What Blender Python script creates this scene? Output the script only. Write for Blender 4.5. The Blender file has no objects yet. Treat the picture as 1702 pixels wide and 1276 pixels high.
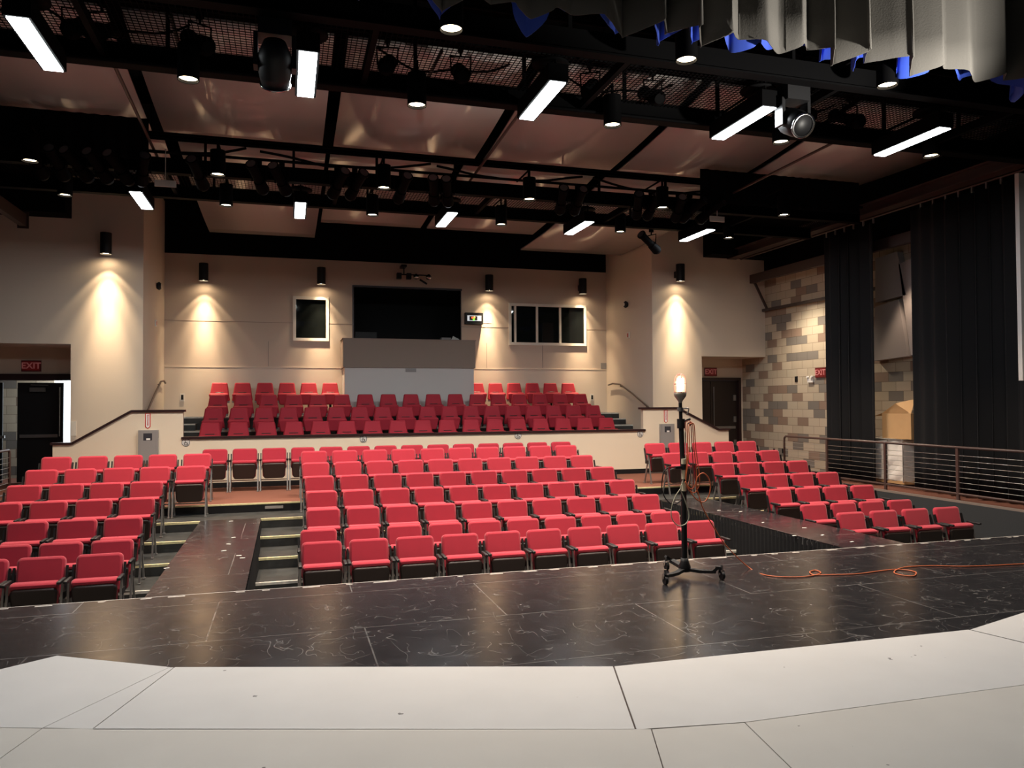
import bpy, math, random
from mathutils import Vector, Matrix
random.seed(7)
C = bpy.context.scene.collection
sc = bpy.context.scene
PI = math.pi
R = math.radians

# ------------------------------------------------------------------ camera
YAW, PITCH, ROLL, F, H = R(16.4), R(1.34), 0.0058, 1275.0, 1.85
CAM = Vector((0, 0, H))
_f0 = Vector((math.sin(YAW), math.cos(YAW), 0)); _r0 = Vector((math.cos(YAW), -math.sin(YAW), 0)); _z = Vector((0, 0, 1))
FW = _f0*math.cos(PITCH) + _z*math.sin(PITCH)
_up = -_f0*math.sin(PITCH) + _z*math.cos(PITCH)
UP = _up*math.cos(ROLL) + _r0*math.sin(ROLL)
RT = _r0*math.cos(ROLL) - _up*math.sin(ROLL)
cd = bpy.data.cameras.new('camera'); cam = bpy.data.objects.new('camera', cd); C.objects.link(cam)
M = Matrix((( RT.x, UP.x, -FW.x), (RT.y, UP.y, -FW.y), (RT.z, UP.z, -FW.z))).to_4x4()
M.translation = CAM
cam.matrix_world = M
cd.sensor_width = 36; cd.lens = F/1702*36; cd.clip_start = 0.05; cd.clip_end = 200
sc.camera = cam
def ray(u, v):
    return RT*((u-851)/F) + UP*((638-v)/F) + FW
def at_z(u, v, z):
    d = ray(u, v); return CAM + d*((z-H)/d.z)
def at_y(u, v, y):
    d = ray(u, v); return CAM + d*(y/d.y)
def at_x(u, v, x):
    d = ray(u, v); return CAM + d*(x/d.x)

# ------------------------------------------------------------------ view, world, big lights
sc.view_settings.view_transform = 'Standard'; sc.view_settings.look = 'None'
sc.view_settings.gamma = 1; sc.view_settings.use_curve_mapping = False
sc.view_settings.exposure = 0.14
w = bpy.data.worlds.new('world'); sc.world = w; w.use_nodes = True
w.node_tree.nodes['Background'].inputs[0].default_value = (0.010, 0.010, 0.012, 1)
w.node_tree.nodes['Background'].inputs[1].default_value = 1.0
sc.cycles.use_denoising = True
sc.cycles.max_bounces = 8; sc.cycles.diffuse_bounces = 5
sc.cycles.sample_clamp_indirect = 4

WARM = (1.0, 0.77, 0.56); WARM2 = (1.0, 0.75, 0.48); COOL = (0.93, 0.97, 1.0)
def light(kind, name, loc, energy, color, aim=None, **kw):
    d = bpy.data.lights.new(name, kind); d.energy = energy; d.color = color
    for k, val in kw.items(): setattr(d, k, val)
    o = bpy.data.objects.new(name, d); C.objects.link(o); o.location = loc
    if aim is not None:
        o.rotation_euler = (Vector(aim)-Vector(loc)).to_track_quat('-Z', 'Y').to_euler()
    return o
# stage work lights hung above and upstage of the camera
light('AREA', 'work_light', (-2.0, 2.9, 6.3), 19, (0.95, 0.98, 1.0), (-2.0, 3.2, 0), shape='RECTANGLE', size=3.0, size_y=0.5, spread=R(115))
light('AREA', 'work_light', (4.0, 2.9, 6.3), 19, (0.95, 0.98, 1.0), (4.0, 3.2, 0), shape='RECTANGLE', size=3.0, size_y=0.5, spread=R(115))
# upstage spot that catches the border curtain
light('SPOT', 'border_work_spot', (6.9, 4.3, 3.5), 1500, (1.0, 0.94, 0.84), (5.3, 6.2, 6.2), spot_size=R(66), spot_blend=0.5, shadow_soft_size=0.05)
# daylight behind the left exit
light('AREA', 'daylight', (-4.6, 20.4, 1.9), 50, (0.82, 0.92, 1.0), (-6.4, 20.5, 1.5), shape='RECTANGLE', size=1.0, size_y=2.0)

# ------------------------------------------------------------------ materials
def nt(m): return m.node_tree.nodes, m.node_tree.links
def mat(name, col, rough=0.6, metal=0.0, spec=0.5, bump=0, bscale=40, var=0, vscale=5, emis=None, estr=0, sheen=0, coat=0):
    m = bpy.data.materials.new(name); m.use_nodes = True
    n, l = nt(m); b = n['Principled BSDF']
    b.inputs['Base Color'].default_value = (*col, 1); b.inputs['Roughness'].default_value = rough
    b.inputs['Metallic'].default_value = metal; b.inputs['Specular IOR Level'].default_value = spec
    if sheen: b.inputs['Sheen Weight'].default_value = sheen
    if coat: b.inputs['Coat Weight'].default_value = coat; b.inputs['Coat Roughness'].default_value = 0.12
    if emis: b.inputs['Emission Color'].default_value = (*emis, 1); b.inputs['Emission Strength'].default_value = estr
    tc = n.new('ShaderNodeTexCoord')
    if bump:
        t = n.new('ShaderNodeTexNoise'); t.inputs['Scale'].default_value = bscale; t.inputs['Detail'].default_value = 4
        l.new(tc.outputs['Object'], t.inputs['Vector'])
        bp = n.new('ShaderNodeBump'); bp.inputs['Strength'].default_value = bump; bp.inputs['Distance'].default_value = 0.01
        l.new(t.outputs['Fac'], bp.inputs['Height']); l.new(bp.outputs['Normal'], b.inputs['Normal'])
    if var:
        t = n.new('ShaderNodeTexNoise'); t.inputs['Scale'].default_value = vscale; t.inputs['Detail'].default_value = 5
        l.new(tc.outputs['Object'], t.inputs['Vector'])
        mx = n.new('ShaderNodeMix'); mx.data_type = 'RGBA'
        mx.inputs[6].default_value = (*[c*(1-var) for c in col], 1); mx.inputs[7].default_value = (*[min(1, c*(1+var)) for c in col], 1)
        l.new(t.outputs['Fac'], mx.inputs[0]); l.new(mx.outputs[2], b.inputs['Base Color'])
    return m
RED = mat('red_fabric', (0.41, 0.024, 0.046), 0.85, bump=0.25, bscale=260, var=0.10, vscale=9, sheen=0.25, spec=0.25)
RED2 = mat('red_moulded_upholstery', (0.42, 0.022, 0.04), 0.7, bump=0.15, bscale=200, spec=0.35)
SHELL = mat('dark_brown_plastic', (0.022, 0.013, 0.011), 0.42, spec=0.4)
BLACK = mat('black_paint', (0.008, 0.008, 0.009), 0.5, spec=0.35)
BLACKM = mat('black_matte', (0.004, 0.004, 0.0045), 0.9, spec=0.08)
RIG = mat('rigging_black', (0.0022, 0.0022, 0.0025), 0.7, spec=0.05)
STEEL = mat('grey_steel', (0.32, 0.31, 0.30), 0.38, 0.8)
CREAM = mat('cream_wall_paint', (0.70, 0.60, 0.49), 0.6, bump=0.10, bscale=120, spec=0.4)
CREAM2 = mat('half_wall_paint', (0.76, 0.65, 0.50), 0.55, bump=0.10, bscale=120)
PANEL = mat('tan_fabric_panel', (0.60, 0.50, 0.41), 0.85, bump=0.15, bscale=300, spec=0.2)
TAUPE = mat('taupe_fabric', (0.30, 0.24, 0.20), 0.9, bump=0.15, bscale=300, spec=0.2)
GREYW = mat('pale_grey_paint', (0.60, 0.58, 0.55), 0.6)
CAP = mat('dark_wood_cap', (0.028, 0.012, 0.012), 0.35)
RAILM = mat('bronze_rail_paint', (0.075, 0.042, 0.035), 0.4)
CABLE = mat('steel_cable', (0.55, 0.53, 0.5), 0.3, 0.9)
WHITEF = mat('white_frame_paint', (0.75, 0.70, 0.62), 0.45)
CARPET = mat('terracotta_carpet', (0.17, 0.072, 0.05), 0.95, bump=0.5, bscale=180, var=0.25, vscale=60, spec=0.1)
NOSE = mat('pale_yellow_nosing', (0.70, 0.64, 0.36), 0.6, var=0.25, vscale=30)
NOSEG = mat('pale_grey_nosing', (0.6, 0.58, 0.52), 0.6, var=0.3, vscale=30)
VELOUR = mat('black_velour', (0.017, 0.017, 0.018), 1.0, spec=0.1)
BORDER = mat('grey_black_velour_border', (0.10, 0.095, 0.087), 0.9, bump=0.2, bscale=60, spec=0.15)
BLUE = mat('blue_glow_lining', (0.02, 0.06, 0.42), 0.8)
CARD = mat('cardboard', (0.55, 0.33, 0.15), 0.8, var=0.08)
CANVAS = mat('white_canvas', (0.78, 0.73, 0.66), 0.75, bump=0.5, bscale=9, var=0.1)
ORANGE = mat('orange_rubber_cord', (0.55, 0.13, 0.045), 0.5)
BROWNC = mat('brown_red_cord', (0.25, 0.05, 0.03), 0.5)
GREENC = mat('olive_white_cord', (0.42, 0.42, 0.33), 0.5)
BONE = mat('bone_plastic', (0.55, 0.52, 0.38), 0.5)
SIGNR = mat('red_sign_face', (0.16, 0.008, 0.010), 0.4, emis=(1, 0.06, 0.05), estr=0.02)
SIGNRD = mat('dark_red_sign_frame', (0.12, 0.01, 0.012), 0.5)
SIGNW = mat('pink_lit_letters', (0.55, 0.2, 0.2), 0.5, emis=(1, 0.35, 0.33), estr=0.05)
WHITE = mat('white_plastic', (0.8, 0.78, 0.75), 0.5)
BORDER2 = None
GREYM = mat('grey_cabinet_paint', (0.27, 0.255, 0.245), 0.4)
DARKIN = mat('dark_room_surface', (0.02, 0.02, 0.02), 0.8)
DARKWOOD = mat('dark_brown_door', (0.02, 0.012, 0.010), 0.35)
REDSIG = mat('red_plastic', (0.55, 0.03, 0.02), 0.4)
LED = mat('led_diffuser', (0.9, 0.9, 0.9), 0.5, emis=(0.92, 0.98, 1.0), estr=22)
LAMPW = mat('warm_lamp_glow', (0.9, 0.8, 0.6), 0.5, emis=(1.0, 0.80, 0.55), estr=16)
SCONW = mat('bright_sconce_lamp', (0.9, 0.8, 0.6), 0.5, emis=(1.0, 0.76, 0.48), estr=25)
BULB = mat('bulb_glow', (1, 0.9, 0.7), 0.3, emis=(1.0, 0.80, 0.52), estr=18)
LENS = mat('glass_lens', (0.05, 0.05, 0.06), 0.08, spec=0.8)
BRONZE2 = mat('brown_steel_beam', (0.045, 0.028, 0.024), 0.5)
CHROME = mat('chrome', (0.6, 0.6, 0.6), 0.15, 1.0)
DAY = mat('daylight_glow_white', (0.9, 0.94, 1.0), 0.8, emis=(0.8, 0.92, 1.0), estr=1.6)  # self-lit white standing in for daylight outside
CLOUD = mat('gloss_beige_reflector', (0.58, 0.53, 0.51), 0.09, spec=0.6)
SIDEBLK = mat('charcoal_side_wall', (0.028, 0.030, 0.032), 0.7, bump=0.1)
ACOU = mat('grey_acoustic_panel', (0.30, 0.26, 0.245), 0.8)

def glass_mat():
    m = bpy.data.materials.new('dark_window_glass'); m.use_nodes = True
    n, l = nt(m); b = n['Principled BSDF']
    b.inputs['Base Color'].default_value = (0.008, 0.010, 0.010, 1); b.inputs['Roughness'].default_value = 0.03
    b.inputs['Alpha'].default_value = 0.85
    return m
GLASS = glass_mat()
def clear_mat():
    m = bpy.data.materials.new('clear_globe_glass'); m.use_nodes = True
    n, l = nt(m); b = n['Principled BSDF']
    b.inputs['Base Color'].default_value = (1, 0.9, 0.75, 1); b.inputs['Roughness'].default_value = 0.05
    b.inputs['Alpha'].default_value = 0.2
    return m
CLEAR = clear_mat()

def cmu_mat(name, axis):
    m = bpy.data.materials.new(name); m.use_nodes = True
    n, l = nt(m); b = n['Principled BSDF']
    tc = n.new('ShaderNodeTexCoord'); sp = n.new('ShaderNodeSeparateXYZ'); cb = n.new('ShaderNodeCombineXYZ')
    l.new(tc.outputs['Object'], sp.inputs[0]); l.new(sp.outputs[axis], cb.inputs[0]); l.new(sp.outputs['Z'], cb.inputs[1])
    def brick(bw, c1, c2, mo, ms):
        t = n.new('ShaderNodeTexBrick'); l.new(cb.outputs[0], t.inputs['Vector'])
        t.inputs['Scale'].default_value = 1; t.inputs['Brick Width'].default_value = bw; t.inputs['Row Height'].default_value = 0.203
        t.inputs['Mortar Size'].default_value = ms; t.inputs['Color1'].default_value = c1; t.inputs['Color2'].default_value = c2
        t.inputs['Mortar'].default_value = mo; t.offset = 0.5; t.inputs['Bias'].default_value = 0
        return t
    t = brick(0.406, (0, 0, 0, 1), (1, 1, 1, 1), (0, 0, 0, 1), 0.0)
    cr = n.new('ShaderNodeValToRGB'); cr.color_ramp.interpolation = 'CONSTANT'
    e = cr.color_ramp.elements
    e[0].position = 0; e[0].color = (0.20, 0.175, 0.15, 1)
    e[1].position = 0.16; e[1].color = (0.27, 0.185, 0.135, 1)
    for p, c in ((0.33, (0.46, 0.38, 0.28, 1)), (0.62, (0.52, 0.43, 0.32, 1)), (0.88, (0.47, 0.40, 0.30, 1))):
        x = e.new(p); x.color = c
    l.new(t.outputs['Color'], cr.inputs[0])
    t2 = brick(0.406, (1, 1, 1, 1), (1, 1, 1, 1), (0.55, 0.52, 0.5, 1), 0.006)
    mx = n.new('ShaderNodeMix'); mx.data_type = 'RGBA'; mx.blend_type = 'MULTIPLY'; mx.inputs[0].default_value = 1
    l.new(cr.outputs[0], mx.inputs[6]); l.new(t2.outputs['Color'], mx.inputs[7])
    l.new(mx.outputs[2], b.inputs['Base Color'])
    ns = n.new('ShaderNodeTexNoise'); ns.inputs['Scale'].default_value = 60; l.new(tc.outputs['Object'], ns.inputs['Vector'])
    bp = n.new('ShaderNodeBump'); bp.inputs['Strength'].default_value = 0.3; bp.inputs['Distance'].default_value = 0.01
    l.new(ns.outputs['Fac'], bp.inputs['Height']); l.new(bp.outputs['Normal'], b.inputs['Normal'])
    b.inputs['Roughness'].default_value = 0.85
    return m
CMU = cmu_mat('concrete_block_wall', 'Y')
CMUX = cmu_mat('concrete_block_wall_rear', 'X')

def stage_mat(name, dashes):
    m = bpy.data.materials.new(name); m.use_nodes = True
    n, l = nt(m); b = n['Principled BSDF']
    tc = n.new('ShaderNodeTexCoord')
    def noise(scale, sx=1, sy=1, rot=0, detail=5):
        mp = n.new('ShaderNodeMapping'); mp.inputs['Scale'].default_value = (sx, sy, 1); mp.inputs['Rotation'].default_value = (0, 0, rot)
        l.new(tc.outputs['Object'], mp.inputs[0])
        t = n.new('ShaderNodeTexNoise'); t.inputs['Scale'].default_value = scale; t.inputs['Detail'].default_value = detail
        l.new(mp.outputs[0], t.inputs['Vector']); return t.outputs['Fac']
    def ramp(src, a, c, lo=0, hi=1):
        r = n.new('ShaderNodeMapRange'); r.inputs[1].default_value = a; r.inputs[2].default_value = c
        r.inputs[3].default_value = lo; r.inputs[4].default_value = hi; l.new(src, r.inputs[0]); return r.outputs[0]
    def math_(op, a, c):
        t = n.new('ShaderNodeMath'); t.operation = op
        for i, x in enumerate((a, c)):
            if isinstance(x, (int, float)): t.inputs[i].default_value = x
            else: l.new(x, t.inputs[i])
        return t.outputs[0]
    # thin curved scratches: the contour lines of warped noise, broken up
    def scratch(scale, rot, sx, sy, wd):
        a = noise(scale, sx, sy, rot, 1.5)
        line = ramp(math_('ABSOLUTE', math_('SUBTRACT', a, 0.5), 0), 0, wd, 1, 0)
        return math_('MULTIPLY', line, ramp(noise(scale*0.9+2.3, 1, 1, rot+1), 0.44, 0.54))
    s = math_('MAXIMUM', scratch(1.1, 0.4, 1, 2.2, 0.003), scratch(1.9, 2.1, 1.8, 0.8, 0.004))
    s = math_('MAXIMUM', s, scratch(3.4, 1.2, 1.0, 1.4, 0.007))
    specks = ramp(noise(26, 1, 1, 0, 0), 0.86, 0.88)
    br = n.new('ShaderNodeTexBrick'); mp = n.new('ShaderNodeMapping'); mp.inputs['Location'].default_value = (0.6, -0.35, 0)
    l.new(tc.outputs['Object'], mp.inputs[0]); l.new(mp.outputs[0], br.inputs['Vector'])
    br.inputs['Scale'].default_value = 1; br.inputs['Brick Width'].default_value = 2.44; br.inputs['Row Height'].default_value = 1.22
    br.inputs['Mortar Size'].default_value = 0.006; br.inputs['Color1'].default_value = (0, 0, 0, 1); br.inputs['Color2'].default_value = (0, 0, 0, 1); br.inputs['Mortar'].default_value = (1, 1, 1, 1)
    seam = math_('MULTIPLY', br.outputs['Color'], ramp(noise(1.7), 0.4, 0.6, 0.25, 0.7))
    dust = ramp(noise(2.2, 1, 2.5), 0.35, 0.75, 0, 0.012)
    fac = math_('ADD', math_('MAXIMUM', math_('MULTIPLY', s, 0.33), math_('MAXIMUM', math_('MULTIPLY', specks, 0.8), math_('MULTIPLY', seam, 0.6))), dust)
    mx = n.new('ShaderNodeMix'); mx.data_type = 'RGBA'
    mx.inputs[6].default_value = (0.012, 0.0122, 0.0145, 1); mx.inputs[7].default_value = (0.36, 0.35, 0.34, 1)
    l.new(fac, mx.inputs[0])
    out = mx.outputs[2]
    if dashes:
        sp = n.new('ShaderNodeSeparateXYZ'); l.new(tc.outputs['Object'], sp.inputs[0])
        near = math_('MULTIPLY', math_('GREATER_THAN', sp.outputs['Y'], 8.015), math_('LESS_THAN', sp.outputs['Y'], 8.045))
        fr = math_('FRACT', math_('ADD', math_('MULTIPLY', sp.outputs['X'], 2.6), ramp(noise(1.3), 0.3, 0.7, 0, 1.2)), 0)
        dd = math_('MAXIMUM', math_('MULTIPLY', near, math_('LESS_THAN', fr, 0.33)), math_('GREATER_THAN', sp.outputs['Y'], 8.066))
        m2 = n.new('ShaderNodeMix'); m2.data_type = 'RGBA'; l.new(dd, m2.inputs[0]); l.new(out, m2.inputs[6])
        m2.inputs[7].default_value = (0.62, 0.60, 0.56, 1); out = m2.outputs[2]
    l.new(out, b.inputs['Base Color'])
    l.new(ramp(noise(5, 1, 1), 0.3, 0.7, 0.19, 0.25), b.inputs['Roughness'])
    b.inputs['Specular IOR Level'].default_value = 0.7
    bp = n.new('ShaderNodeBump'); bp.inputs['Strength'].default_value = 0.05; bp.inputs['Distance'].default_value = 0.01
    l.new(noise(9, 1, 1), bp.inputs['Height']); l.new(bp.outputs['Normal'], b.inputs['Normal'])
    return m
STAGE = stage_mat('black_stage_floor', True)
DECKM = stage_mat('black_runway_deck', False)
TREADM = mat('worn_black_tread', (0.035, 0.037, 0.036), 0.4, var=0.85, vscale=5)

def white_mat(name, col):
    m = bpy.data.materials.new(name); m.use_nodes = True
    n, l = nt(m); b = n['Principled BSDF']; tc = n.new('ShaderNodeTexCoord')
    t = n.new('ShaderNodeTexNoise'); t.inputs['Scale'].default_value = 2.5; t.inputs['Detail'].default_value = 8
    l.new(tc.outputs['Object'], t.inputs['Vector'])
    mx = n.new('ShaderNodeMix'); mx.data_type = 'RGBA'; mx.inputs[6].default_value = (*[c*0.92 for c in col], 1); mx.inputs[7].default_value = (*[c*1.07 for c in col], 1)
    l.new(t.outputs['Fac'], mx.inputs[0])
    t2 = n.new('ShaderNodeTexNoise'); t2.inputs['Scale'].default_value = 14; t2.inputs['Detail'].default_value = 2
    l.new(tc.outputs['Object'], t2.inputs['Vector'])
    t3 = n.new('ShaderNodeTexNoise'); t3.inputs['Scale'].default_value = 1.3; l.new(tc.outputs['Object'], t3.inputs['Vector'])
    ad = n.new('ShaderNodeMath'); ad.operation = 'ADD'; l.new(t2.outputs['Fac'], ad.inputs[0]); l.new(t3.outputs['Fac'], ad.inputs[1])
    cr = n.new('ShaderNodeMapRange'); cr.inputs[1].default_value = 1.385; cr.inputs[2].default_value = 1.40; cr.inputs[4].default_value = 0.85
    l.new(ad.outputs[0], cr.inputs[0])
    m2 = n.new('ShaderNodeMix'); m2.data_type = 'RGBA'; l.new(cr.outputs[0], m2.inputs[0]); l.new(mx.outputs[2], m2.inputs[6]); m2.inputs[7].default_value = (0.05, 0.04, 0.035, 1)
    l.new(m2.outputs[2], b.inputs['Base Color']); b.inputs['Roughness'].default_value = 0.6
    bp = n.new('ShaderNodeBump'); bp.inputs['Strength'].default_value = 0.15; bp.inputs['Distance'].default_value = 0.01
    l.new(t.outputs['Fac'], bp.inputs['Height']); l.new(bp.outputs['Normal'], b.inputs['Normal'])
    return m
WFLOOR = white_mat('worn_white_painted_board', (0.61, 0.60, 0.585))
WFLOOR2 = white_mat('worn_ivory_painted_board', (0.57, 0.545, 0.50))

# ------------------------------------------------------------------ mesh builder
class MB:
    def __init__(s): s.v = []; s.f = []; s.sm = []
    def add(s, vs, fs, smooth=False):
        k = len(s.v); s.v += [tuple(x) for x in vs]; s.f += [tuple(i+k for i in f) for f in fs]; s.sm += [smooth]*len(fs); return s
    def box(s, x0, x1, y0, y1, z0, z1):
        vs = [(x, y, z) for z in (z0, z1) for y in (y0, y1) for x in (x0, x1)]
        return s.add(vs, [(0, 2, 3, 1), (4, 5, 7, 6), (0, 1, 5, 4), (2, 6, 7, 3), (0, 4, 6, 2), (1, 3, 7, 5)])
    def bar(s, p, q, w, h, up=(0, 0, 1)):
        p, q = Vector(p), Vector(q); d = (q-p).normalized(); upv = Vector(up)
        if abs(d.dot(upv)) > 0.98: upv = Vector((0, 1, 0))
        a = d.cross(upv).normalized(); b = a.cross(d).normalized()
        vs = []
        for e in (p, q):
            for sa, sb in ((-1, -1), (1, -1), (1, 1), (-1, 1)): vs.append(e + a*sa*w/2 + b*sb*h/2)
        return s.add(vs, [(3, 2, 1, 0), (4, 5, 6, 7), (0, 1, 5, 4), (1, 2, 6, 5), (2, 3, 7, 6), (3, 0, 4, 7)])
    def cyl(s, p, q, r, r2=None, n=12, caps=True):
        p, q = Vector(p), Vector(q); d = (q-p).normalized(); upv = Vector((0, 0, 1)) if abs(d.z) < 0.98 else Vector((1, 0, 0))
        a = d.cross(upv).normalized(); b = d.cross(a); r2 = r if r2 is None else r2; vs = []
        for e, rr in ((p, r), (q, r2)):
            for i in range(n): t = 2*PI*i/n; vs.append(e + (a*math.cos(t) + b*math.sin(t))*rr)
        fs = [(i, (i+1) % n, n+(i+1) % n, n+i) for i in range(n)]
        s.add(vs, fs, True)
        if caps: s.add(vs, [tuple(range(n-1, -1, -1)), tuple(range(n, 2*n))])
        return s
    def tube(s, pts, r, n=7, closed=False, res=6):
        P = [Vector(p) for p in pts]
        if res > 1 and len(P) > 2:
            out = []; m = len(P)
            rng = range(m) if closed else range(m-1)
            for i in rng:
                g = (lambda k: P[k % m]) if closed else (lambda k: P[max(0, min(m-1, k))])
                p0, p1, p2, p3 = g(i-1), g(i), g(i+1), g(i+2)
                for j in range(res):
                    t = j/res
                    out.append(0.5*((2*p1) + (p2-p0)*t + (2*p0-5*p1+4*p2-p3)*t*t + (3*p1-p0-3*p2+p3)*t*t*t))
            if not closed: out.append(P[-1])
            P = out
        vs = []; m = len(P); prev = None
        for i in range(m):
            d = (P[(i+1) % m]-P[i-1]) if closed else (P[min(m-1, i+1)]-P[max(0, i-1)])
            d.normalize()
            a = d.cross(Vector((0.13, 0.31, 1)) if prev is None else prev); 
            if prev is not None: a = prev - d*prev.dot(d)
            if a.length < 1e-6: a = d.orthogonal()
            a.normalize(); prev = a; b = d.cross(a)
            for k in range(n): t = 2*PI*k/n; vs.append(P[i] + (a*math.cos(t)+b*math.sin(t))*r)
        fs = []
        for i in range(m if closed else m-1):
            j = (i+1) % m
            for k in range(n): fs.append((i*n+k, i*n+(k+1) % n, j*n+(k+1) % n, j*n+k))
        if not closed: fs += [tuple(range(n-1, -1, -1)), tuple((m-1)*n+k for k in range(n))]
        return s.add(vs, fs, True)
    def prism(s, poly, z0, z1):           # poly in xy, counter-clockwise
        n = len(poly)
        vs = [(x, y, z0) for x, y in poly] + [(x, y, z1) for x, y in poly]
        return s.add(vs, [tuple(range(n-1, -1, -1)), tuple(range(n, 2*n))] + [(i, (i+1) % n, n+(i+1) % n, n+i) for i in range(n)])
    def prism_y(s, poly, y0, y1):         # poly in xz
        n = len(poly)
        vs = [(x, y0, z) for x, z in poly] + [(x, y1, z) for x, z in poly]
        return s.add(vs, [tuple(range(n)), tuple(range(2*n-1, n-1, -1))] + [(i, n+i, n+(i+1) % n, (i+1) % n) for i in range(n)])
    def lathe(s, prof, n=16, c=(0, 0, 0)):
        vs = []; m = len(prof)
        for r, z in prof:
            for i in range(n): t = 2*PI*i/n; vs.append((c[0]+r*math.cos(t), c[1]+r*math.sin(t), c[2]+z))
        fs = [(j*n+i, j*n+(i+1) % n, (j+1)*n+(i+1) % n, (j+1)*n+i) for j in range(m-1) for i in range(n)]
        s.add(vs, fs, True)
        return s
    def cushion(s, w0, w1, h, t, r, mtx, lay=((0.0, .012), (0.25, 0.0), (0.75, 0.0), (1.0, .012)), seg=4):
        """upright padded slab: width w0 (bottom) to w1 (top), height h, depth t, rounded corners; front is -y"""
        def outline(ins):
            pts = []
            for cx, cz, a0 in ((1, 1, 0), (-1, 1, 90), (-1, 0, 180), (1, 0, 270)):
                wd = (w1 if cz else w0)/2
                for k in range(seg+1):
                    a = R(a0 + 90*k/seg)
                    x = cx*(wd-r) + (r-ins)*math.cos(a); z = (h-r if cz else r) + (r-ins)*math.sin(a)
                    pts.append((x, z))
            return pts
        rings = []
        for f, ins in lay: rings.append([(x, f*t, z) for x, z in outline(ins)])
        m = len(rings[0]); vs = [mtx @ Vector(p) for rg in rings for p in rg]
        fs = []
        for j in range(len(rings)-1):
            for i in range(m): fs.append((j*m+i, (j+1)*m+i, (j+1)*m+(i+1) % m, j*m+(i+1) % m))
        s.add(vs, fs, True)
        k = len(rings)-1
        s.add([vs[i] for i in range(m)], [tuple(range(m))])
        s.add([vs[k*m+i] for i in range(m)], [tuple(range(m-1, -1, -1))])
        return s
    def build(s, name, m, parent=None, loc=None):
        me = bpy.data.meshes.new(name); me.from_pydata(s.v, [], s.f); me.materials.append(m)
        me.polygons.foreach_set('use_smooth', s.sm); me.update()
        o = bpy.data.objects.new(name, me); C.objects.link(o)
        if parent: o.parent = parent
        if loc: o.location = loc
        return o
def tag(o, label, cat, group=None):
    o['label'] = label; o['category'] = cat
    if group: o['group'] = group
    return o
def thing(name, label, cat, loc=(0, 0, 0), rz=0, group=None):
    o = bpy.data.objects.new(name, None); C.objects.link(o); o.location = loc; o.rotation_euler = (0, 0, rz); o.empty_display_size = 0.1
    return tag(o, label, cat, group)
def struct(name, mb, m):
    o = mb.build(name, m); o['kind'] = 'structure'; return o
def kids(o): return KID.get(o.name, [])
KID = {}
def snapshot(root):
    KID[root.name] = [(c, [g for g in c.children]) for c in root.children]
def dup(root, loc, rz=None, label=None, group=None):
    r = root.copy(); C.objects.link(r); r.location = loc
    if rz is not None: r.rotation_euler = (0, 0, rz)
    if label: r['label'] = label
    if group: r['group'] = group
    for ch, gs in KID[root.name]:
        c = ch.copy(); C.objects.link(c); c.parent = r
        for g in gs:
            d = g.copy(); C.objects.link(d); d.parent = c
    return r
def text(body, size, parent, m, loc, rot, name='lettering', ext=0.002, sx=1):
    cu = bpy.data.curves.new(name, 'FONT'); cu.body = body; cu.size = size; cu.extrude = ext; cu.align_x = 'CENTER'; cu.align_y = 'CENTER'
    cu.materials.append(m); cu.offset = size*0.02
    q = bpy.data.objects.new(name, cu); me = bpy.data.meshes.new_from_object(q); bpy.data.objects.remove(q)
    o = bpy.data.objects.new(name, me); C.objects.link(o); o.parent = parent; o.location = loc; o.rotation_euler = rot; o.scale = (sx, 1, 1)
    return o
ORD = 'first second third fourth fifth sixth seventh eighth ninth tenth eleventh twelfth thirteenth fourteenth fifteenth sixteenth seventeenth eighteenth nineteenth twentieth'.split()
def nth(i, n):
    if i == n-1: return 'rightmost'
    if i == 0: return 'leftmost'
    return ORD[i] + ' from left'

# ------------------------------------------------------------------ setting: floors
XL, XR, XLW, XRW = -6.24, 12.3, -2.91, 8.97
YA, YH, YS, YB = 8.08, 16.75, 17.75, 20.7
mb = MB(); mb.box(-8, 13.5, -5, YA, -0.62, 0); struct('floor', mb, STAGE)
mb = MB(); mb.box(XL, 10.95, YA, 24.5, -0.9, -0.62); struct('floor', mb, TREADM)
TIER = [(10.48, -0.47), (11.36, -0.32), (12.24, -0.17), (13.12, -0.02)]
for i, (y, z) in enumerate(TIER):
    y2 = TIER[i+1][0] if i < 3 else 13.98
    mb = MB(); mb.box(XL, 10.95, y, y2, -0.62, z)
    struct('floor', mb, TREADM)
    mb = MB(); mb.box(XL, 10.95, y-0.004, y+0.035, z-0.03, z+0.004); struct('trim_1', mb, NOSEG if i == 0 else NOSE)
mb = MB(); mb.box(XL, 12.3, 13.98, 24.5, -0.62, 0.13); struct('floor', mb, CARPET)
mb = MB(); mb.box(10.95, 12.3, 6.6, 13.98, -0.62, 0.13); struct('floor', mb, CARPET)
mb = MB(); mb.box(XL, 10.95, 13.965, 14.0, 0.11, 0.135); struct('trim_2', mb, NOSE)
mb = MB(); mb.box(XL, 10.95, 13.968, 13.98, -0.02, 0.11); struct('trim_2', mb, BLACK)
mb = MB(); mb.box(-0.35, -0.05, 13.955, 13.968, 0.03, 0.075); struct('trim_2', mb, GREYM)
mb = MB(); mb.box(10.93, 10.965, 8.0, 13.98, 0.10, 0.137); struct('trim_3', mb, mat('dull_beige_edge', (0.22, 0.17, 0.14), 0.6))
mb = MB(); mb.box(10.92, 10.945, YA, 13.97, -0.62, 0.10); struct('wall_right_low', mb, SIDEBLK)
mb = MB(); mb.box(-5.2, -5.175, YA, 13.97, -0.62, 0.10); struct('wall_left_low', mb, SIDEBLK)
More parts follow.
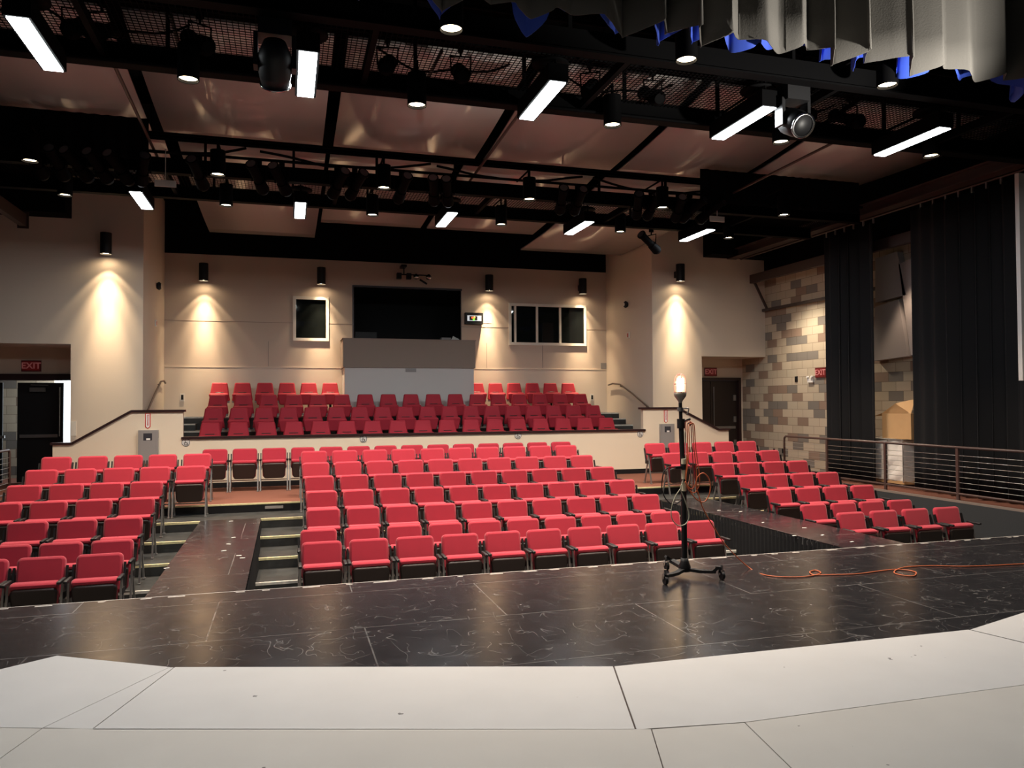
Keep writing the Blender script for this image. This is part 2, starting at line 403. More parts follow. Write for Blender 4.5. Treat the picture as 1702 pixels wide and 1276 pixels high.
# upper block floor levels
UT = [(YH+0.12, 0.60), (18.05, 0.91), (18.95, 1.22), (19.85, 1.53)]
for i, (y, z) in enumerate(UT):
    y2 = UT[i+1][0] if i < 3 else YB
    mb = MB(); mb.box(XLW, XRW, y, y2, 0.13, z); struct('floor', mb, TREADM)
    mb = MB(); mb.box(XLW, XRW, y-0.004, y+0.04, z-0.03, z+0.004); struct('trim_4', mb, NOSEG)
    # half steps in the side aisles
    for xa, xb in ((XLW, -2.05), (8.15, XRW)):
        if i < 3:
            mb = MB(); mb.box(xa, xb, y2-0.45, y2-0.001, z, z+0.155); struct('floor', mb, TREADM)
            mb = MB(); mb.box(xa, xb, y2-0.453, y2-0.42, z+0.13, z+0.159); struct('trim_5', mb, NOSEG)
# stairs behind the two sloping half walls
for sgn, x0 in ((1, -4.3), (-1, 10.5)):
    for k in range(4):
        a, b_ = x0+sgn*(0.1+0.3*k), (XLW+0.9 if sgn > 0 else XRW-0.9)
        mb = MB(); mb.box(min(a, b_), max(a, b_), YH+0.12, YS-0.0, 0.13+0.1175*k, 0.13+0.1175*(k+1)-0.001); struct('floor', mb, TREADM)

# ------------------------------------------------------------------ setting: white boarded platform downstage
WZ = 0.15
base_px = [(-80, 1131), (95, 1089), (289, 1108), (1020, 1107), (1620, 1045), (1760, 999)]
pts = [at_z(u, v, WZ) for u, v in base_px]
poly = [(p.x, p.y) for p in pts]
outer = [(6.8, 1.2), (6.8, -4.5), (-6, -4.5), (-6, 1.6)]
# order the outline counter-clockwise: far edge runs left to right, then round behind the camera
ring = list(reversed(poly + outer))
mb = MB(); mb.prism(ring, 0.0, WZ-0.006); struct('floor', mb, mat('dark_brown_seam_board', (0.07, 0.045, 0.035), 0.8))  # dark brown base board seen in the panel seams
def wpanel(px, m, gap=0.006):
    P = [Vector((at_z(u, v, WZ).x, at_z(u, v, WZ).y)) for u, v in px]
    c = sum(P, Vector((0, 0)))/len(P)
    P = [p + (c-p).normalized()*gap for p in P]
    area = sum(P[i].x*P[(i+1) % len(P)].y - P[(i+1) % len(P)].x*P[i].y for i in range(len(P)))
    if area < 0: P.reverse()
    mb = MB(); mb.prism([(p.x, p.y) for p in P], WZ-0.008, WZ); struct('floor', mb, m)
wpanel([(-80, 1131), (95, 1089), (283, 1108), (70, 1210), (-80, 1207)], WFLOOR, 0.004)
wpanel([(283, 1108), (290, 1108), (152, 1212), (70, 1210)], WFLOOR, 0.008)
wpanel([(290, 1108), (1020, 1107), (1057, 1212), (152, 1212)], WFLOOR, 0.006)
wpanel([(1020, 1107), (1610, 1046), (1760, 1082), (1760, 1130), (1237, 1200), (1057, 1212)], WFLOOR, 0.005)
wpanel([(1612, 1046), (1760, 999), (1760, 1081)], WFLOOR, 0.004)
wpanel([(-80, 1207), (70, 1210), (-420, 1560)], WFLOOR2, 0.004)
wpanel([(70, 1210), (1083, 1211), (1262, 1800), (-600, 1800), (-420, 1560)], WFLOOR2, 0.005)
wpanel([(1083, 1211), (1237, 1200), (1850, 1800), (1262, 1800)], WFLOOR2, 0.006)
wpanel([(1237, 1200), (1760, 1130), (2300, 1560), (1850, 1800)], WFLOOR2, 0.006)
def wside(px, world):
    P = [(at_z(u, v, WZ).x, at_z(u, v, WZ).y) for u, v in px] + world
    area = sum(P[i][0]*P[(i+1) % len(P)][1] - P[(i+1) % len(P)][0]*P[i][1] for i in range(len(P)))
    if area < 0: P.reverse()
    mb = MB(); mb.prism(P, WZ-0.008, WZ-0.0005); struct('floor', mb, WFLOOR2)
wside([(1763, 1002), (1763, 1130), (2303, 1560), (1850, 1803)], [(1.6, 1.1), (6.75, 1.1)])
wside([(-83, 1135), (-83, 1207), (-423, 1560), (-603, 1803)], [(-1.2, 1.1), (-5.95, 1.1), (-5.95, 1.6)])
wside([(-603, 1803), (1262, 1803), (1850, 1803)], [(1.6, 1.1), (-1.2, 1.1)])
mb = MB(); mb.box(-5.9, 6.7, -4.4, 1.095, WZ-0.008, WZ); struct('floor', mb, WFLOOR2)

# ------------------------------------------------------------------ setting: walls
def wallbox(name, *a, m=CREAM):
    mb = MB(); mb.box(*a); return struct(name, mb, m)
# back wall with openings (booth, two windows): grid of boxes in one mesh
def wall_holes(name, x0, x1, z0, z1, y0, y1, holes, m):
    xs = sorted({x0, x1, *[h[0] for h in holes], *[h[1] for h in holes]}); zs = sorted({z0, z1, *[h[2] for h in holes], *[h[3] for h in holes]})
    mb = MB()
    for i in range(len(xs)-1):
        for j in range(len(zs)-1):
            cx, cz = (xs[i]+xs[i+1])/2, (zs[j]+zs[j+1])/2
            if any(h[0] < cx < h[1] and h[2] < cz < h[3] for h in holes): continue
            mb.box(xs[i], xs[i+1], y0, y1, zs[j], zs[j+1])
    return struct(name, mb, m)
BOOTH = (1.72, 4.62, 3.40, 4.93)
WIN1 = (0.24, 1.0, 3.55, 4.56); WIN2 = (6.08, 8.27, 3.53, 4.56)
wall_holes('wall_back', XLW-0.2, XRW+0.2, 0.0, 5.62, YB, YB+0.15, [BOOTH, WIN1, WIN2], PANEL)
wallbox('wall_back_lower', XLW, XRW, YB-0.012, YB+0.01, 0.6, 2.76, m=CREAM)
mb = MB(); mb.box(XLW, XRW, YB-0.016, YB, 2.765, 2.79); struct('trim_6', mb, CREAM)
for x in (-0.45, 1.6, 5.35, 7.0):      # panel joints
    mb = MB(); mb.box(x, x+0.012, YB-0.004, YB, 2.80, 3.5 if x > 2 else 3.45); struct('trim_7', mb, TAUPE)
for xa, xb in ((XLW, 0.18), (1.06, BOOTH[0]), (BOOTH[1], 6.0), (8.35, XRW)):
    mb = MB(); mb.box(xa, xb, YB-0.004, YB, 3.93, 3.942); struct('trim_7', mb, TAUPE)
wallbox('wall_back_upper', XLW-0.2, XRW+0.2, YB-0.02, YB+0.15, 5.62, 8.6, m=BLACKM)
wallbox('wall_left_return', XLW-0.2, XLW, YS, YB+0.15, 0.13, 6.9)
wallbox('wall_right_return', XRW, XRW+0.2, YS, YB+0.15, 0.13, 6.9)
wall_holes('wall_left_front', XL-3, XLW-0.2, 0.13, 6.6, YS, YS+0.2, [(XL-3, -4.27, 0.13, 3.1)], CREAM)
wall_holes('wall_right_front', XRW+0.2, XR, 0.13, 6.9, YS, YS+0.2, [(10.38, XR, 0.13, 3.01)], CREAM)
wallbox('wall_left_upper', XL-3, -4.27, YS-0.5, YS-0.01, 5.70, 8.6, m=BLACKM)
wallbox('wall_right_upper', 10.45, XR, YS-0.5, YS-0.01, 5.60, 8.6, m=BLACKM)
# left recess and vestibule
wallbox('wall_left_recess', -4.27, -4.10, YS+0.2, 18.95, 0.13, 3.1)
wallbox('ceiling_recess_left', XL-3, -4.10, YS+0.2, 19.1, 3.1, 3.2)
wallbox('wall_left_header', XL-3, -4.27, 18.95, 19.1, 2.50, 3.1)
# right recess with doors
wallbox('wall_right_recess', 10.2, 10.38, YS+0.2, 19.0, 0.13, 3.01)
wallbox('ceiling_recess_right', 10.2, XR, YS+0.2, 19.0, 3.01, 3.1)
wall_holes('wall_right_rear', 10.38, XR, 0.13, 3.01, 18.85, 19.0, [(10.45, 12.16, 0.13, 2.42)], CREAM)
# side walls
wallbox('wall_right', XR, XR+0.3, 6.6, 19.0, -0.62, 5.3, m=CMU)
wallbox('wall_right_upper', XR-0.01, XR+0.3, 6.6, 19.0, 5.3, 8.6, m=BLACKM)
wallbox('wall_left', XL-3.3, XL-3, -5, 24, -0.62, 8.6, m=BLACKM)
wallbox('wall_rear_stage', -9.5, 13.8, -5.3, -5, -0.62, 8.6, m=BLACKM)
wallbox('wall_right_stage', 13.5, 13.8, -5, 6.6, -0.62, 8.6, m=BLACKM)
wallbox('ceiling', -9.5, 13.8, -5.3, 24, 8.6, 8.8, m=BLACKM)
wallbox('wall_far', XL-3, 13.8, 23.9, 24.1, -0.62, 8.6, m=DARKIN)
# booth room behind the window
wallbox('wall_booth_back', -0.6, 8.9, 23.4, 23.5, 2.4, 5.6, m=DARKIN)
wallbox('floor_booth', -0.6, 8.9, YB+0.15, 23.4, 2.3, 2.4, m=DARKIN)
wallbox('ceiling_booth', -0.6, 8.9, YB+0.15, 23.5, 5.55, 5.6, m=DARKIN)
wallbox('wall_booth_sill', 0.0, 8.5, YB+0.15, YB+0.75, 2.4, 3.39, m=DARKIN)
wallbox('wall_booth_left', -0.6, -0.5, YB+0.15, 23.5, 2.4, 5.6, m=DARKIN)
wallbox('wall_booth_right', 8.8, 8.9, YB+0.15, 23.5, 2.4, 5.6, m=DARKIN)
# front half wall
for name, poly in (('wall_half_left', [(-4.33, 0.13), (-2.0, 0.13), (-2.0, 1.69), (-2.95, 1.69), (-4.02, 1.07), (-4.33, 1.07)]),
                   ('wall_half_middle', [(-2.0, 0.13), (8.2, 0.13), (8.2, 1.14), (-2.0, 1.14)]),
                   ('wall_half_right', [(8.2, 0.13), (10.52, 0.13), (10.52, 1.12), (10.22, 1.12), (9.1, 1.66), (8.2, 1.66)])):
    mb = MB(); mb.prism_y(poly, YH, YH+0.12); struct(name, mb, CREAM2)
def cap(pts):
    mb = MB()
    for a, b_ in zip(pts, pts[1:]): mb.bar((a[0], YH+0.06, a[1]+0.02), (b_[0], YH+0.06, b_[1]+0.02), 0.18, 0.045)
    struct('trim_8', mb, CAP)
cap([(-4.37, 1.07), (-4.0, 1.07), (-2.95, 1.69), (-1.96, 1.69)]); cap([(-2.03, 1.14), (8.25, 1.14)]); cap([(8.14, 1.66), (9.12, 1.66), (10.24, 1.12), (10.56, 1.12)])
mb = MB(); mb.box(-4.33, 10.52, YH-0.015, YH, 0.13, 0.24); struct('baseboard_half_wall', mb, BLACK)

# ------------------------------------------------------------------ booth front, windows, doors
bt = thing('booth_counter', 'boxy booth front projecting below the black control room opening, taupe over pale grey', 'control booth', (3.1, 19.8, 1.53))
mb = MB(); mb.box(-1.72, 1.72, 0, 0.88, 1.22, 1.95); mb.build('upper_panel', TAUPE, bt)
mb = MB(); mb.box(-1.68, 1.68, 0.03, 0.88, 0.0, 1.22); mb.build('lower_panel', GREYW, bt)
mb = MB(); mb.box(-0.14, 0.14, 0.02, 0.03, 1.11, 1.2); mb.build('vent_plate', GREYM, bt)
mb = MB(); mb.box(-1.74, 1.74, -0.01, 0.88, 1.95, 1.965); mb.build('counter_top', TAUPE, bt)

def window(name, x0, x1, z0, z1, mull, cat_label):
    fr = MB(); t = 0.075
    for a in ((x0-t, x1+t, z1, z1+t), (x0-t, x1+t, z0-t, z0), (x0-t, x0, z0, z1), (x1, x1+t, z0, z1)):
        fr.box(a[0], a[1], YB-0.03, YB+0.1, a[2], a[3])
    for x in mull: fr.box(x-0.03, x+0.03, YB+0.0, YB+0.08, z0, z1)
    o = fr.build(name, WHITEF); o['kind'] = 'structure'
    g = MB(); g.box(x0, x1, YB+0.04, YB+0.05, z0, z1); g.build('pane', GLASS, o)
    return o
window('window_1', *WIN1, [], '')
window('window_2', *WIN2, [6.2, 6.85, 7.55], '')
fr = MB()
for a in ((BOOTH[0]-0.04, BOOTH[1]+0.04, BOOTH[3], BOOTH[3]+0.05), (BOOTH[0]-0.04, BOOTH[0], BOOTH[2], BOOTH[3]), (BOOTH[1], BOOTH[1]+0.02, BOOTH[2], BOOTH[3])):
    fr.box(a[0], a[1], YB-0.02, YB+0.15, a[2], a[3])
o = fr.build('window_3', CAP); o['kind'] = 'structure'

def door_leaf(name, w, h, m):
    mb = MB(); mb.box(0, w, 0, 0.045, 0, h); o = mb.build(name, m); o['kind'] = 'structure'
    return o
# right exit double doors
for i, x in enumerate((10.47, 11.315)):
    o = door_leaf('door_%d' % (i+1), 0.83, 2.26, DARKWOOD); o.location = (x, 18.90, 0.14)
    mb = MB(); mb.cyl((0.09+0*i, -0.02, 0.4), (0.09, -0.02, 2.1), 0.012); mb.build('door_rod', STEEL, o)
    mb = MB(); mb.box(0.06, 0.75, -0.05, -0.01, 0.93, 1.0); mb.build('panic_bar', STEEL, o)
for z in (0.6, 1.25, 1.85):
    mb = MB(); mb.box(12.02, 12.10, 18.87, 18.9, z, z+0.16); struct('door_hinge', mb, STEEL)
fr = MB()
fr.box(10.40, 10.46, 18.8, 19.0, 0.13, 2.42); fr.box(12.15, 12.22, 18.8, 19.0, 0.13, 2.42); fr.box(10.40, 12.22, 18.8, 19.0, 2.41, 2.49)
struct('trim_9', fr, CAP)
# left exit: black header, one open leaf, block wall in daylight beyond
mb = MB(); mb.box(XL-3, -4.27, 18.9, 19.12, 2.38, 2.52); struct('trim_10', mb, CAP)
o = door_leaf('door_3', 0.90, 2.2, BLACK)
o.location = (-5.70, 19.35, 0.14); o.rotation_euler = (0, 0, 0.02)
mb = MB(); mb.box(0.06, 0.80, -0.06, -0.005, 0.98, 1.05); mb.build('panic_bar', STEEL, o)
mb = MB(); mb.cyl((0.83, -0.03, 1.0), (0.83, -0.03, 2.1), 0.014); mb.build('door_rod', STEEL, o)
mb = MB(); mb.box(0.25, 0.55, -0.07, -0.005, 2.0, 2.09); mb.bar((0.28, -0.1, 2.15), (0.62, -0.1, 2.14), 0.02, 0.02); mb.build('door_closer', STEEL, o)
o = door_leaf('door_4', 0.7, 2.2, BLACK)
o.location = (-6.67, 19.3, 0.14)
mb = MB(); mb.box(0.3, 0.76, -0.07, -0.005, 0.98, 1.04); mb.build('panic_bar', STEEL, o)
wallbox('wall_vestibule', XL-3, -5.3, 20.6, 20.8, 0.13, 3.2, m=CMUX)
wallbox('trim_11', XL-3, -5.0, 20.55, 20.6, 2.42, 2.5, m=WHITEF)
mb = MB(); mb.box(-5.3, -3.6, 20.7, 20.75, 0.13, 2.6); struct('daylight_panel', mb, DAY)  # glowing panel in place of the bright daylight outside

# ------------------------------------------------------------------ seats
def make_chair():
    t = thing('auditorium_chair', '', 'chair')
    back = Matrix.Translation((0, -0.02, 0.40)) @ Matrix.Rotation(R(-11), 4, 'X')
    mb = MB(); mb.cushion(0.475, 0.465, 0.435, 0.06, 0.055, back, ((0, .03), (0.18, .008), (0.5, 0), (1, 0))); mb.build('backrest', RED, t)
    sh = back @ Matrix.Translation((0, 0.062, 0.0))
    mb = MB(); mb.cushion(0.46, 0.45, 0.415, 0.02, 0.05, sh); mb.build('back_shell', SHELL, t)
    # folded seat: red cushion with a rolled front lip, dark pan facing forward
    st = Matrix.Translation((0, -0.16, 0.25)) @ Matrix.Rotation(R(6), 4, 'X')
    mb = MB(); mb.cushion(0.43, 0.455, 0.345, 0.10, 0.045, st, ((0, .03), (0.15, .008), (0.5, 0), (1, .01)))
    lip = Matrix.Translation((0, -0.205, 0.535)) @ Matrix.Rotation(R(6), 4, 'X')
    mb.cushion(0.455, 0.455, 0.062, 0.12, 0.03, lip, ((0, .02), (0.12, .006), (0.5, 0), (1, .01)))
    seat = mb.build('seat', RED, t)
    pan = Matrix.Translation((0, -0.185, 0.235)) @ Matrix.Rotation(R(6), 4, 'X')
    mb = MB(); mb.cushion(0.40, 0.445, 0.305, 0.035, 0.05, pan, ((0, .02), (0.2, .004), (1, 0))); mb.build('seat_pan', SHELL, seat)
    for s in (-1, 1):
        mb = MB(); mb.cushion(0.042, 0.042, 0.035, 0.24, 0.012, Matrix.Translation((s*0.254, -0.29, 0.585)), ((0, .006), (0.06, 0), (0.94, 0), (1, .006))); mb.build('armrest', BLACK, t)
        x = s*0.254
        mb = MB(); mb.bar((x, -0.12, 0.59), (x, -0.25, 0.0), 0.022, 0.03); mb.box(x-0.018, x+0.018, -0.29, -0.21, 0, 0.012); mb.build('leg', STEEL, t)
        mb = MB(); mb.bar((x, -0.14, 0.60), (x, 0.06, 0.0), 0.022, 0.03); mb.box(x-0.018, x+0.018, 0.02, 0.10, 0, 0.012); mb.build('leg', STEEL, t)
        mb = MB(); mb.bar((x, -0.03, 0.42), (x, 0.065, 0.72), 0.02, 0.035); mb.bar((x, -0.15, 0.44), (x, 0.0, 0.44), 0.03, 0.07); mb.build('side_bracket', BLACK, t)
    mb = MB(); mb.bar((-0.25, 0.0, 0.20), (0.25, 0.0, 0.20), 0.02, 0.02); mb.build('crossbar', STEEL, t)
    return t
chair = make_chair(); snapshot(chair); used = [False]
def put(proto, flag, loc, rz, label, group):
    if not flag[0]:
        flag[0] = True; proto.location = loc; proto.rotation_euler = (0, 0, rz); proto['label'] = label; proto['group'] = group; return proto
    return dup(proto, loc, rz, label, group)
ROWS = [('front row', 9.35, -0.615), ('second row', 10.3, -0.62), ('third row', 11.15, -0.466), ('fourth row', 12.05, -0.316),
        ('fifth row', 12.95, -0.166), ('sixth row', 13.9, -0.016), ('seventh row', 14.75, 0.134)]
PT = 0.558
CX0 = [0.41, 0.415, 0.51, 0.515, 0.52, 0.50, 0.50]
LX = [(-1.967, 3), (-2.02, 3), (-2.06, 3), (-2.06, 4), (-2.07, 4), (-1.53, 5), (-1.535, 5)]
RX = [(7.94, 4, .583), (8.04, 4, PT), (8.02, 4, .56), (8.04, 4, .555), (8.05, 4, .56), (7.51, 5, .5575), (7.53, 5, .5575)]
for r, (rn, y, z) in enumerate(ROWS):
    jit = lambda: random.uniform(-0.008, 0.008)
    for i in range(10):
        put(chair, used, (CX0[r]+PT*i+jit(), y+jit(), z), jit(), f'red folding auditorium chair in {rn} of the middle block, {nth(i, 10)}', 'red chairs of the middle block')
    x, n = LX[r]
    for i in range(n):
        k = n-1-i
        put(chair, used, (x-PT*i+jit(), y+jit(), z), jit(), f'red folding auditorium chair in {rn} of the left block, {nth(k, n)}', 'red chairs of the left block')
    x, n, p = RX[r]
    for i in range(n):
        put(chair, used, (x+p*i+jit(), y+jit(), z), jit(), f'red folding auditorium chair in {rn} of the right block, {nth(i, n)}', 'red chairs of the right block')
for i in range(14):
    put(chair, used, (-1.345+0.557*i, 16.1+(0.0 if i < 3 else 0.0), 0.132), 0, f'red folding chair in loose row before the cream half wall, {nth(i, 14)}', 'loose red chairs on the carpet')

def make_seat():
    t = thing('moulded_chair', '', 'chair')
    back = Matrix.Translation((0, -0.03, 0.38)) @ Matrix.Rotation(R(-12), 4, 'X')
    mb = MB()
    mb.cushion(0.49, 0.37, 0.48, 0.07, 0.04, back, ((0, .03), (0.2, .006), (0.6, 0), (1, .01)))
    b = mb.build('backrest', RED2, t)
    mb = MB(); mb.cushion(0.20, 0.20, 0.018, 0.01, 0.008, back @ Matrix.Translation((0, -0.004, 0.21))); mb.build('slot', SHELL, b)
    st = Matrix.Translation((0, -0.17, 0.27)) @ Matrix.Rotation(R(8), 4, 'X')
    mb = MB(); mb.cushion(0.38, 0.46, 0.30, 0.10, 0.05, st, ((0, .03), (0.15, .008), (0.5, 0), (1, .01))); mb.build('seat', RED2, t)
    mb = MB(); mb.cyl((0, 0.0, 0.0), (0, 0.0, 0.4), 0.03); mb.box(-0.12, 0.12, -0.08, 0.1, 0, 0.015); mb.build('pedestal', BLACK, t)
    mb = MB(); mb.bar((-0.24, -0.02, 0.36), (0.24, -0.02, 0.36), 0.04, 0.05); mb.build('seat_bracket', STEEL, t)
    return t
seat = make_seat(); snapshot(seat); used2 = [False]
def urow(rn, y, z, xs, extra=''):
    for i, x in enumerate(xs):
        put(seat, used2, (x, y, z), 0, f'small red moulded seat in the {rn} of the raised block, {nth(i, len(xs))}', 'red moulded seats behind the half wall')
urow('lowest row', 17.6, 0.601, [-1.57+0.576*i for i in range(17)])
urow('second lowest row', 18.5, 0.911, [-1.58+0.5435*i for i in range(18)])
urow('third row', 19.4, 1.221, [-1.56+0.576*i for i in range(17)])
for i in range(6):
    put(seat, used2, (-1.59+0.536*i, 20.3, 1.531), 0, f'small red moulded seat in top row left of the booth front, {nth(i, 6)}', 'red moulded seats behind the half wall')
for i in range(6):
    put(seat, used2, (4.99+0.532*i, 20.3, 1.531), 0, f'small red moulded seat in top row right of the booth front, {nth(i, 6)}', 'red moulded seats behind the half wall')

# ------------------------------------------------------------------ runways across the stalls
def pleats(p0, p1, z0, z1, amp=0.02, pitch=0.09):
    p0, p1 = Vector((*p0, 0)), Vector((*p1, 0)); L = (p1-p0).length; d = (p1-p0)/L; nrm = Vector((-d.y, d.x, 0))
    n = int(L/pitch*6); vs = []
    for i in range(n+1):
        s = L*i/n; a = amp*math.sin(2*PI*s/pitch + 0.8*math.sin(s*5.1)) * (0.7+0.3*math.sin(s*2.3))
        for z, k in ((z0, 1.25), (z0*0.5+z1*0.5, 1.0), (z1, 0.5)): q = p0 + d*s + nrm*a*k; vs.append((q.x, q.y, z))
    fs = [(3*i+j, 3*i+3+j, 3*i+4+j, 3*i+1+j) for i in range(n) for j in range(2)]
    return vs, fs
def runway(x0, x1, label):
    t = thing('stage_runway', label, 'runway', ((x0+x1)/2, 10.6, -0.62), 0)
    mb = MB(); mb.box(x0, x1, YA+0.004, 13.09, -0.10, 0.0); o = mb.build('deck', DECKM, t); o.location = -Vector(t.location)
    for x, nm in ((x0-0.004, 1), (x1+0.004, 1)):
        mb = MB(); mb.add(*pleats((x, YA+0.02), (x, 13.05), -0.60, -0.015), True); o = mb.build('skirt', VELOUR, t); o.location = -Vector(t.location)
    for x in (x0+0.12, x1-0.12):
        for y in (8.3, 10.3):
            mb = MB(); mb.bar((x, y, -0.61 if y < 10 else -0.61), (x, y, -0.1), 0.05, 0.05); o = mb.build('leg', STEEL, t); o.location = -Vector(t.location)
    return t
runway(-1.30, -0.39, 'black runway deck crossing the seats between left and middle blocks')
runway(6.70, 7.66, 'black runway deck between the middle and right seat blocks, dark pleated skirt showing')
tape = MB(); tape.box(-0.03, 0.03, -0.012, 0.012, 0, 0.002)
t0 = tape.build('floor_tape', WHITE); t0.location = (-1.0, 9.0, 0.0)
spots = [(384, 866), (388, 893), (380, 904), (372, 915), (397, 923), (403, 927), (277, 944), (1125, 833), (1195, 848), (1231, 850), (1268, 868), (1337, 877), (1367, 889), (1416, 900), (1320, 890)]
for i, (u, v) in enumerate(spots):
    p = at_z(u, v, 0.001); o = t0 if i == 0 else t0.copy()
    if i: C.objects.link(o)
    o.location = p; o.rotation_euler = (0, 0, random.uniform(-0.6, 0.6))
    tag(o, 'small piece of white spike tape stuck on a runway deck', 'tape', 'spike tape on the runways')

# ------------------------------------------------------------------ rails
def guard_rail(label, x, ya, yb, posts, zf=0.13):
    t = thing('guard_rail', label, 'railing', (x, ya, zf))
    L = yb-ya
    mb = MB(); mb.tube([(0, 0.0, 0.0), (0, 0, 0.82), (0, -0.012, 0.87), (0, -0.06, 0.9), (0, L, 0.9)] if L < 0 else [(0, 0, 0.0), (0, 0, 0.82), (0, 0.06, 0.9), (0, L, 0.9)], 0.024, res=1); mb.build('top_rail', RAILM, t)
    mb = MB(); mb.cyl((0, 0, 0.11), (0, L, 0.11), 0.02); mb.build('bottom_rail', RAILM, t)
    for y in posts:
        mb = MB(); mb.bar((0, y-ya, 0), (0, y-ya, 0.9), 0.035, 0.05); mb.build('post', RAILM, t)
    for k in range(7):
        mb = MB(); z = 0.21+0.092*k; mb.cyl((0, 0, z), (0, L, z), 0.0045, n=6); mb.build('cable', CABLE, t)
    return t
guard_rail('bronze steel guard rail with thin cables in front of the black side curtains', 11.0, 15.2, 8.0, [13.75, 12.1, 10.45, 8.9])
guard_rail('end of a bronze cable guard rail at the left frame edge by the open door', -4.83, 16.0, 9.0, [14.4, 12.8, 11.0])
def handrail(label, x, pts, off):
    t = thing('handrail', label, 'handrail', (x, pts[0][0], pts[0][1]))
    P = [(off, y-pts[0][0], z-pts[0][1]) for y, z in pts]
    mb = MB(); mb.tube(P, 0.022, res=2); mb.build('rail', RAILM, t)
    for p in P[1:-1]+[tuple((Vector(P[-2])*0.35+Vector(P[-1])*0.65))]:
        mb = MB(); mb.tube([(p[0], p[1], p[2]), (p[0], p[1], p[2]-0.05), (0, p[1], p[2]-0.07)], 0.01, res=1); mb.build('bracket', RAILM, t)
handrail('sloping handrail on the left return wall above the stairs', XLW, [(20.4, 2.36), (19.7, 2.38), (18.0, 1.74), (17.2, 1.45)], 0.07)
handrail('sloping handrail on the right return wall above the stairs', XRW, [(20.4, 2.32), (19.6, 2.32), (18.0, 1.74), (17.2, 1.45)], -0.07)

# ------------------------------------------------------------------ signs and wall devices
def exit_sign(label, loc, rz):
    t = thing('exit_sign', label, 'exit sign', loc, rz)
    mb = MB(); mb.box(-0.19, 0.19, -0.03, 0, -0.12, 0.12); mb.build('housing', SIGNRD, t)
    mb = MB(); mb.box(-0.165, 0.165, -0.034, -0.03, -0.095, 0.095); mb.build('face', SIGNR, t)
    text('EXIT', 0.185, t, SIGNW, (0, -0.036, 0), (PI/2, 0, 0), 'lettering', 0.001)
    return t
p = at_y(52, 608, 18.93); exit_sign('red EXIT sign on the header above the open left doors', (p.x, 18.95, p.z), 0)
p = at_y(1181, 618, 18.84); exit_sign('dim red EXIT sign above the dark double doors in the right recess', (p.x, 18.85, p.z), 0)
p = at_x(1364, 619, XR-0.02); exit_sign('red EXIT sign on the concrete block wall beside the black curtain', (XR, p.y, p.z), -PI/2)

def cabinet(label, x, z):
    t = thing('extinguisher_cabinet', label, 'cabinet', (x, YH, z), 0, 'fire extinguisher cabinets')
    mb = MB(); mb.box(-0.18, 0.18, -0.09, 0, -0.66, 0); mb.build('body', GREYM, t)
    mb = MB(); mb.box(-0.15, 0.15, -0.098, -0.09, -0.63, -0.03); d = mb.build('door', GREYM, t)
    mb = MB(); mb.box(-0.085, 0.075, -0.101, -0.098, -0.2, -0.06); mb.build('window_pane', LENS, d)
    mb = MB(); mb.box(-0.03, 0.04, -0.104, -0.101, -0.195, -0.16); mb.build('tag', WHITE, d)
cabinet('grey extinguisher cabinet on the left pier of the half wall', -2.63, 1.33)
cabinet('grey extinguisher cabinet on the right pier behind the ghost light', 8.80, 1.30)
def arrow(label, x, z):
    t = thing('arrow_sign', label, 'sign', (x, YH, z))
    mb = MB(); mb.prism_y([(-0.05, -0.27), (0, -0.31), (0.05, -0.27), (0.05, 0), (-0.05, 0)], -0.006, 0); mb.build('plate', REDSIG, t)
    mb = MB(); mb.prism_y([(-0.034, -0.262), (0, -0.292), (0.034, -0.262), (0.034, -0.012), (-0.034, -0.012)], -0.009, -0.006); mb.build('face', WHITE, t)
    text('FIRE EXTINGUISHER', 0.034, t, REDSIG, (0, -0.0105, -0.135), (PI/2, PI/2, 0), 'lettering', 0.0008, 0.72)
arrow('narrow red and white FIRE EXTINGUISHER arrow sign on the left pier', -2.65, 1.665)
arrow('narrow red and white FIRE EXTINGUISHER arrow sign on the right pier', 8.80, 1.63)
for i, (u, v) in enumerate(((309, 735), (604, 729), (861, 723.5), (1064, 721))):
    p = at_y(u, v, YH)
    t = thing('wheelchair_sign', f'round wheelchair space sign under the half wall cap, {nth(i, 4)} of four', 'sign', (p.x, YH, p.z), 0, 'round wheelchair signs')
    mb = MB(); mb.cyl((0, -0.006, 0), (0, 0, 0), 0.082, n=24); mb.build('disc', GREYW, t)
    mb = MB()
    mb.tube([(0.03*math.cos(a)+0.0, -0.008, 0.03*math.sin(a)-0.022) for a in [R(k) for k in range(120, 400, 30)]], 0.005, n=5, res=1)
    mb.tube([(-0.012, -0.008, 0.035), (-0.008, -0.008, -0.005), (0.02, -0.008, -0.005), (0.036, -0.008, -0.045)], 0.006, n=5, res=1)
    mb.cyl((-0.014, -0.008, 0.05), (-0.014, -0.007, 0.05), 0.009)
    mb.tube([(0.074*math.cos(R(k)), -0.007, 0.074*math.sin(R(k))) for k in range(0, 360, 20)], 0.004, n=5, closed=True, res=1)
    mb.build('symbol', BLACK, t)
def device(name, label, cat, loc, sz, m, rz=0, inner=None):
    t = thing(name, label, cat, loc, rz)
    mb = MB(); mb.box(-sz[0]/2, sz[0]/2, -sz[1], 0, -sz[2]/2, sz[2]/2); mb.build('plate', m, t)
    if inner: mb = MB(); mb.box(-sz[0]*.28, sz[0]*.28, -sz[1]-0.004, -sz[1], -sz[2]*.3, sz[2]*.3); mb.build('insert', inner, t)
p = at_y(303, 660, YB-0.012); device('wall_outlet', 'small outlet plate on the back wall left of the red seats', 'outlet', (p.x, YB-0.012, p.z), (0.10, 0.01, 0.2), WHITEF, 0, BLACK)
